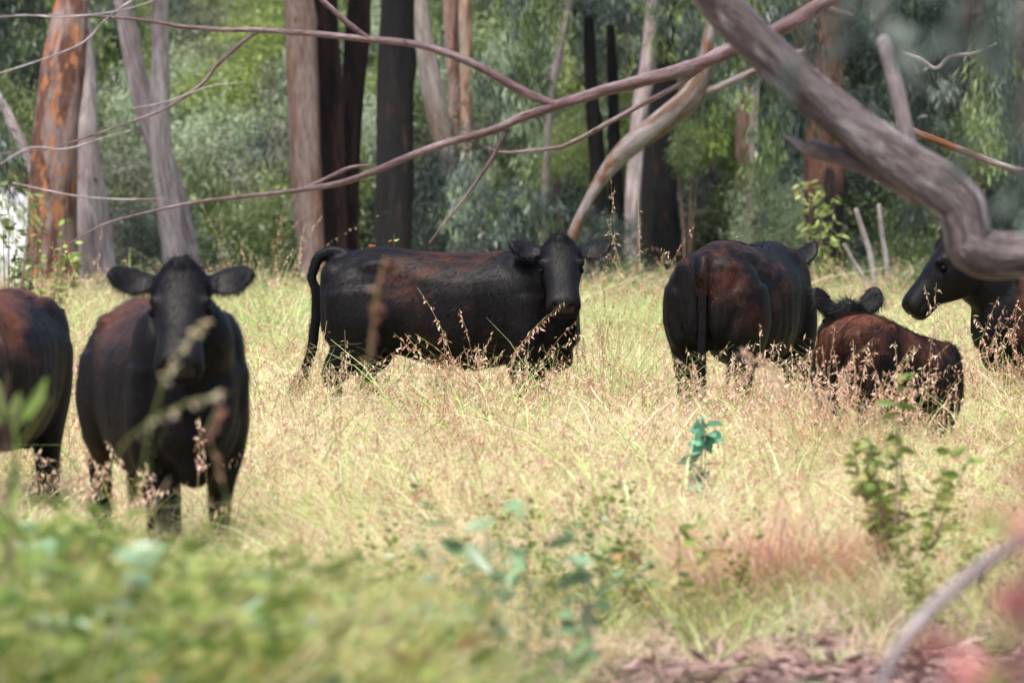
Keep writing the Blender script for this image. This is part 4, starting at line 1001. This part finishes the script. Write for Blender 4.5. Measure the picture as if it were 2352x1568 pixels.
stick('fallen_stick', 'pale fallen stick low down left of the bottom centre', [(770, 1462, 8), (860, 1470, 10), (960, 1476, 12), (1060, 1498, 10)], 20.2, M['greytwig'], 'stick', 'sticks on the ground', n=8)
stick('fallen_stick', 'thin fallen stick behind the pink grass tussock', [(1700, 1440, 8), (1840, 1430, 10), (1960, 1450, 8)], 20.6, M['twig'], 'stick', 'sticks on the ground', n=8)
stick('bent_branch', 'blurred pale bare branch rising at the lower right corner', [(2020, 1580, 30), (2060, 1500, 32), (2120, 1420, 34), (2200, 1345, 36), (2300, 1270, 34), (2420, 1200, 30)], 10.5, M['greytwig'], 'branch', n=10)

# tussock of red-pink grass, lower right
for lab, px, dk, s in [('pink and rust coloured grass tussock at the lower right', 1760, 21.4, 1.15), ('smaller rust coloured tussock right of the pink one', 1900, 21.6, .8)]:
    r_ = np.random.default_rng(int(px)); V, Fc, v = blades(r_, 420, .42 * s, .26 * s, .45, .006, .7)
    o = mesh_obj('tussock', mesh_np('tussock', V, Fc, v), plant_mat('rusty tussock', [(0, (.34, .12, .07)), (.4, (.50, .24, .16)), (.8, (.64, .42, .34)), (1, (.72, .62, .48))], patch=.1, wr=0))
    p = P(px, 500, dk); o.location = (p.x, p.y, float(gz(p.x, p.y))); tag(o, lab, 'grass tussock', 'rusty tussocks')

# leafy weeds, lower left and along the bottom
def weed_proto(seed, mat, nstem=5, h=.5, leaf=.05, W=.026):
    r_ = np.random.default_rng(seed); Ps, Ds = [], []
    for k in range(nstem):
        a = r_.uniform(0, 6.28); ln = r_.uniform(.1, .45); hh = h * r_.uniform(.6, 1.1)
        t = np.sort(r_.random(16)) * .9 + .1
        p = np.stack([np.cos(a) * ln * hh * t, np.sin(a) * ln * hh * t, hh * t], 1)
        d = r_.normal(size=(16, 3)); d[:, 2] = d[:, 2] * .3 + .15; Ps.append(p); Ds.append(d)
    p = np.vstack(Ps); d = np.vstack(Ds)
    V, Fc, v = leaf_arrays(p, d, leaf * r_.uniform(.6, 1.4, len(p)), W * r_.uniform(.7, 1.3, len(p)), r_, True, .1)
    return mesh_obj('weed', mesh_np('weed', V, Fc, v), mat, link=False)
WP = [weed_proto(200 + k, M['weed'], 8, .48, .042, .021) for k in range(4)] + [weed_proto(210 + k, M['euc_leaf'], 4, .5, .07, .034) for k in range(2)] + [tuft('tuft', 220 + k, M['fore'], 40, .5, .12, .35, .006, .6) for k in range(2)] + [tuft('tuft', 224 + k, M['straw' if k else 'fore'], 40, .5, .12, .35, .005, .6) for k in range(2)]
def weeds(N, px0, px1, y0, y1, fn, smin, smax, w_):
    px = px0 + (px1 - px0) * rng.random(N); y = y0 + (y1 - y0) * rng.random(N); x = (px - 1176) / F * y
    k = rng.random(N) < fn(px, y); n = k.sum()
    return np.stack([x, y, gz(x, y)], 1)[k], rng.uniform(smin, smax, n), rng.choice(len(WP), n, p=w_)
wgt = [.09, .09, .09, .09, .02, .02, .19, .18, .12, .11]
a1 = list(weeds(2600, -500, 1250, 11.0, 19.5, lambda px, y: np.clip(1.3 - px / 850, 0, 1), .55, 1.0, wgt))
a1[1] = a1[1] * np.maximum(.40, 1.5 - (625 + np.clip(a1[0][:, 0] / a1[0][:, 1] * F + 1176, 0, 1300) * .15) * a1[0][:, 1] / F) / .5
a2 = weeds(300, 700, 2900, 19.6, 24, lambda px, y: .55 + 0 * px, .45, .8, wgt)
a3 = weeds(70, 700, 1500, 19, 24, lambda px, y: .5 + 0 * px, .5, .85, [.12, .12, .12, .12, .2, .16, .04, .04, .04, .04])
pp = np.vstack([a1[0], a2[0], a3[0]]); ss = np.concatenate([a1[1], a2[1], a3[1]]); ii = np.concatenate([a1[2], a2[2], a3[2]])
scatter('weeds', pp, np.stack([rng.normal(0, .12, len(pp)), rng.normal(0, .12, len(pp)), rng.uniform(0, 6.28, len(pp))], 1), ss, ii, WP, 'low green leafy weeds along the bottom of the picture')

# saplings in the pasture (things): stems with broad leaves
def sapling(name, label, px, d, h, nst, lv, leaf, W, mat, stem='twig', spread=.25, cat='sapling', group=None, seed=1, ptop=None, droop=.1, start=.3):
    x = (px - 1176) / F * d; g = float(gz(x, d)); r_ = np.random.default_rng(seed)
    root = empty(name, (x, d, g)); tag(root, label, cat, group); Ps, Ds, specs = [], [], []
    for k in range(nst):
        a = r_.uniform(0, 6.28); hh = h * r_.uniform(.65, 1.0) if k else h; ln = spread * r_.uniform(.3, 1) * (k > 0)
        e = np.array([math.cos(a) * ln, math.sin(a) * ln, hh]); m_ = e * np.array([.6, .6, .55])
        specs.append(([(0, 0, -.05), tuple(m_), tuple(e)], [.003 + .003 * h, .002 + .002 * h, .001]))
        t = start + (1 - start) * r_.random(lv); q = (1 - t)[:, None] ** 2 * 0 + 2 * ((1 - t) * t)[:, None] * m_ + (t ** 2)[:, None] * e
        Ps.append(q); dd = r_.normal(size=(lv, 3)); dd[:, 2] = dd[:, 2] * .35 - droop; Ds.append(dd)
    tubes('stem', specs, M[stem], root, n=6, lump=.02)
    p = np.vstack(Ps); dd = np.vstack(Ds)
    V, Fc, v = leaf_arrays(p, dd, leaf * r_.uniform(.6, 1.25, len(p)), W * r_.uniform(.7, 1.2, len(p)), r_, True, .12)
    mesh_obj('leaves', mesh_np('leaves', V, Fc, v), M[mat], root); return root
SG = 'young gum saplings in the pasture'
sapling('sapling', 'broad-leaved blue-green sapling low in the centre foreground', 1210, 15.0, .78, 9, 12, .10, .042, 'euc_leaf', group=SG, seed=11, spread=.34, start=.4)
sapling('sapling', 'blurred green sapling left of the broad-leaved one', 1010, 16.0, .66, 5, 10, .10, .035, 'euc_leaf', group=SG, seed=12, spread=.3)
sapling('sapling', 'leafy green sapling in front of the calf', 2060, 21.5, .86, 9, 30, .075, .034, 'weed', group=SG, seed=13, spread=.34)
sapling('sapling', 'single stemmed sea-green plant left of the calf', 1612, 25.5, .64, 3, 12, .10, .07, 'seagreen', group=SG, seed=14, spread=.10, start=.30)
sapling('sapling', 'drooping green plant between the pink tussock and the centre sapling', 1560, 20.5, .42, 5, 12, .08, .035, 'weed', group=SG, seed=15, spread=.4)
sapling('sapling', 'sapling with orange-red tips behind the back of the side-on cow', 905, 39.5, 1.42, 5, 7, .075, .034, 'red_tip', group=SG, seed=16, spread=.24, start=.78)
sapling('sapling', 'leafy yellow-green stems beside the orange-barked trunk', 95, 60, 1.55, 10, 26, .10, .05, 'gum_yellow', group=SG, seed=17, spread=.55)
sapling('sapling', 'tall thin-leaved stems in front of the bright patch at the left edge', 20, 52, 1.95, 8, 16, .10, .045, 'gum_green', group=SG, seed=18, spread=.5)
sapling('sapling', 'blurred bright green blades over the cow at the left edge', 18, 13.0, 1.14, 3, 4, .16, .03, 'gum_yellow', group=SG, seed=19, spread=.06, start=.62, droop=-2.0)
sapling('sapling', 'blurred dark green shoot in the lower right corner', 2330, 6.2, 1.17, 8, 12, .06, .025, 'weed', group=SG, seed=20, spread=.10, start=.8)
sapling('sapling', 'blurred pink-leaved shoot at the right edge', 2325, 5.4, 1.27, 6, 9, .05, .022, 'pinkleaf', group=SG, seed=21, spread=.09, start=.86)
sapling('sapling', 'blurred grey-green shoot at the bottom right of centre', 1830, 7.5, .98, 4, 9, .06, .03, 'euc_leaf', group=SG, seed=22, spread=.16)
sapling('sapling', 'blurred rusty shoot at the bottom centre', 1010, 7.5, .93, 3, 6, .05, .02, 'pinkleaf', group=SG, seed=23, spread=.08)

sapling('sapling', 'yellow-green sapling at the burnt foot of the red-barked trunk', 1880, 76, 2.0, 9, 22, .15, .04, 'gum_yellow', group=SG, seed=24, spread=.42, start=.35, droop=.6)
def tussock(label, px, d, n, h, spread, lean, wid, curve, mat, seed, seeds=0):
    r_ = np.random.default_rng(seed); V, Fc, v = blades(r_, n, h, spread, lean, wid, curve, 5)
    x = (px - 1176) / F * d; root = empty('tussock', (x, d, float(gz(x, d)))); tag(root, label, 'grass tussock', 'pale green tussocks among the cattle')
    mesh_obj('blades', mesh_np('blades', V, Fc, v), M[mat], root)
    if seeds: o = stalk_clump('seed_stalks', seed + 1, seeds, h * 1.35, spread, .22, .03, 26, .35, .0024, None, link=True); o.parent = root
tussock('arching pale green tussock under the belly of the side-on cow', 1095, 35.4, 110, .78, .08, .45, .009, 1.3, 'greengrass', 71, 5)
tussock('bright green arching blades below the muzzle of the side-on cow', 1262, 35.3, 60, .98, .05, .30, .009, 1.0, 'greengrass', 72)
tussock('tall feathery green tussock right of the head of the side-on cow', 1395, 38.5, 190, 1.20, .14, .32, .007, .9, 'greengrass', 73, 9)
tussock('tall feathery tussock between the side-on cow and the cow seen from behind', 1470, 39.5, 170, 1.02, .16, .34, .007, .9, 'greengrass', 74, 7)
tussock('green tussock left of the tail of the side-on cow', 690, 38.0, 130, .74, .12, .4, .008, 1.1, 'greengrass', 75, 4)
tussock('tall green tussock behind the tail of the side-on cow', 640, 52, 170, 1.15, .2, .3, .008, .8, 'greengrass', 76, 9)
tussock('tall thin green tussock right of the ear of the young steer', 590, 56, 160, 1.2, .22, .3, .008, .8, 'greengrass', 77, 9)
tussock('rust and straw tussock at the foot of the orange-barked trunk', 145, 52, 140, .95, .16, .25, .007, .6, 'straw', 78, 9)
tussock('pale tussock beside the pale lilac trunk', 225, 50, 120, .8, .18, .3, .007, .7, 'greengrass', 79, 5)
tussock('upright straw tussock against the left legs of the calf', 1880, 29.5, 140, .62, .10, .15, .006, .5, 'straw', 80, 8)
tussock('upright pinkish tussock before the middle of the calf', 1990, 29.2, 150, .60, .14, .18, .006, .5, 'straw', 81, 10)
tussock('green and straw tussock right of the calf', 2225, 33, 150, .66, .16, .3, .007, .8, 'greengrass', 82, 6)

# blurred gum leaves hanging close to the camera, top right
def hanging(name, label, px, py, d, n, leaf, mat, seed, sp=(.1, .1, .1)):
    r_ = np.random.default_rng(seed); c = P(px, py, d); root = empty(name, c); tag(root, label, 'leafy twig', 'gum leaves hanging close to the camera')
    p = r_.normal(size=(n, 3)) * np.array(sp); dd = r_.normal(size=(n, 3)) * .5; dd[:, 2] -= .9
    V, Fc, v = leaf_arrays(p, dd, leaf * r_.uniform(.7, 1.2, n), leaf * .3 * r_.uniform(.7, 1.2, n), r_, True, .1)
    mesh_obj('leaves', mesh_np('leaves', V, Fc, v), M[mat], root)
    tubes('stem', [([(0, 0, .45), (.01, 0, .2), (sp[0] * .3, 0, -sp[2] * .5)], [.004, .003, .0015])] , M['twig'], root, n=5)
    return root
hanging('hanging_spray', 'blurred blue-green leaves over the middle of the thick limb', 1838, 150, 8.2, 5, .07, 'gum_blue', 31, (.012, .03, .02))
hanging('hanging_spray', 'blurred leaves hanging at the top beside the red-barked trunk', 2000, 40, 8.0, 12, .08, 'gum_blue', 32, (.05, .08, .03))
hanging('hanging_spray', 'blurred leaves across the top right corner', 2200, 30, 7.8, 26, .08, 'gum_blue', 33, (.07, .08, .03))
hanging('hanging_spray', 'blurred leaves at the right edge above the bend of the limb', 2340, 350, 7.6, 16, .08, 'gum_blue', 34, (.03, .06, .09))

# tall seed stalks in front of the cattle
def stalks(label, px, d, n, h, spread, lean, seed, azr=None, spk=.026, nspk=26, head=.32, wid=.0024):
    o = stalk_clump('seed_stalks', seed, n, h, spread, lean, spk, nspk, head, wid, azr, link=True)
    x = (px - 1176) / F * d; o.location = (x, d, float(gz(x, d))); tag(o, label, 'grass stalks', 'tall seeding grass stalks'); return o
stalks('pale drooping seed stalks against the belly of the side-on cow', 1110, 34.6, 15, .95, .10, .22, 41, spk=.034)
stalks('seed stalks against the chest of the side-on cow', 1215, 34.9, 27, .70, .16, .35, 42, spk=.032)
stalks('rusty seed stalks against the hind legs of the side-on cow', 850, 35.0, 27, .62, .16, .25, 43)
stalks('rusty seed stalks below the head of the side-on cow', 1300, 35.2, 23, .66, .14, .3, 44)
stalks('tall red seed stalks right of the head of the side-on cow', 1395, 36.5, 11, 1.16, .10, .10, 45, spk=.026, nspk=34)
stalks('seed stalks against the hind legs of the cow seen from behind', 1600, 34.2, 23, .80, .16, .22, 46, spk=.03)
stalks('seed stalks arching over the belly of the cow seen from behind', 1740, 34.0, 25, .88, .16, .32, 47, spk=.03)
stalks('long pinkish seed stalks crossing the calf', 1980, 29.6, 37, .80, .22, .18, 48, spk=.032)
stalks('seed stalks against the left leg of the calf', 1875, 29.8, 30, .66, .14, .14, 49, spk=.03)
stalks('seed stalks before the cow at the right edge', 2290, 35.0, 27, .95, .2, .2, 50, spk=.032)
stalks('seed stalk in front of the cow muzzle at the right edge', 2140, 34, 3, 1.12, .03, .06, 51, spk=.034)
stalks('seed stalks against the legs of the young steer', 330, 23.4, 20, .62, .20, .3, 52, spk=.03)
# blurred feathery plumes nearer the camera
def plume(label, pts, d, seed, mat='seed', n=70, spk=.03):
    p, r = px_path(pts, d); p = np.array(p); r_ = np.random.default_rng(seed); base = Vector(p[0])
    root = empty('grass_plume', base); tag(root, label, 'grass plume', 'blurred grass plumes near the camera')
    tubes('stem', [(p, r)], M['stalk'], root, n=5, lump=0, origin=base)
    t = (.45 + .55 * r_.random(n)) * (len(p) - 1); q = np.stack([np.interp(t, np.arange(len(p)), p[:, k]) for k in range(3)], 1) - np.array(base)
    dd = r_.normal(size=(n, 3)) * .6; dd[:, 2] -= .3; dd[:, 0] += .3
    V, Fc, v = leaf_arrays(q, dd, spk * r_.uniform(.6, 1.5, n), .3 * spk * np.ones(n), r_)
    mesh_obj('seed_head', mesh_np('seed_head', V, Fc, v), M[mat], root)
plume('blurred pale plume crossing the face of the young steer', [(250, 1500, 3), (310, 1150, 3), (370, 890, 3), (400, 830, 3), (440, 770, 3), (470, 735, 2)], 12.5, 61, 'straw', 44, .020)
plume('blurred pale plume before the chest of the young steer', [(100, 1480, 3), (250, 1080, 3), (330, 980, 3), (420, 930, 3), (525, 900, 2)], 12, 62, 'straw', 36, .018)
plume('blurred rusty plume over the flank of the side-on cow', [(790, 1420, 3), (820, 1000, 3), (850, 800, 3), (862, 690, 3), (884, 590, 2)], 14, 63, 'rust', 60, .024)
plume('blurred rusty plume before the left shoulder of the young steer', [(560, 1420, 3), (520, 1150, 3), (480, 1000, 3), (500, 940, 2)], 13, 64, 'rust', 44, .022)
plume('blurred plume over the belly of the cow seen from behind', [(1900, 1300, 3), (1800, 900, 3), (1760, 840, 3), (1700, 810, 2)], 20, 65, 'seed', 60, .03)
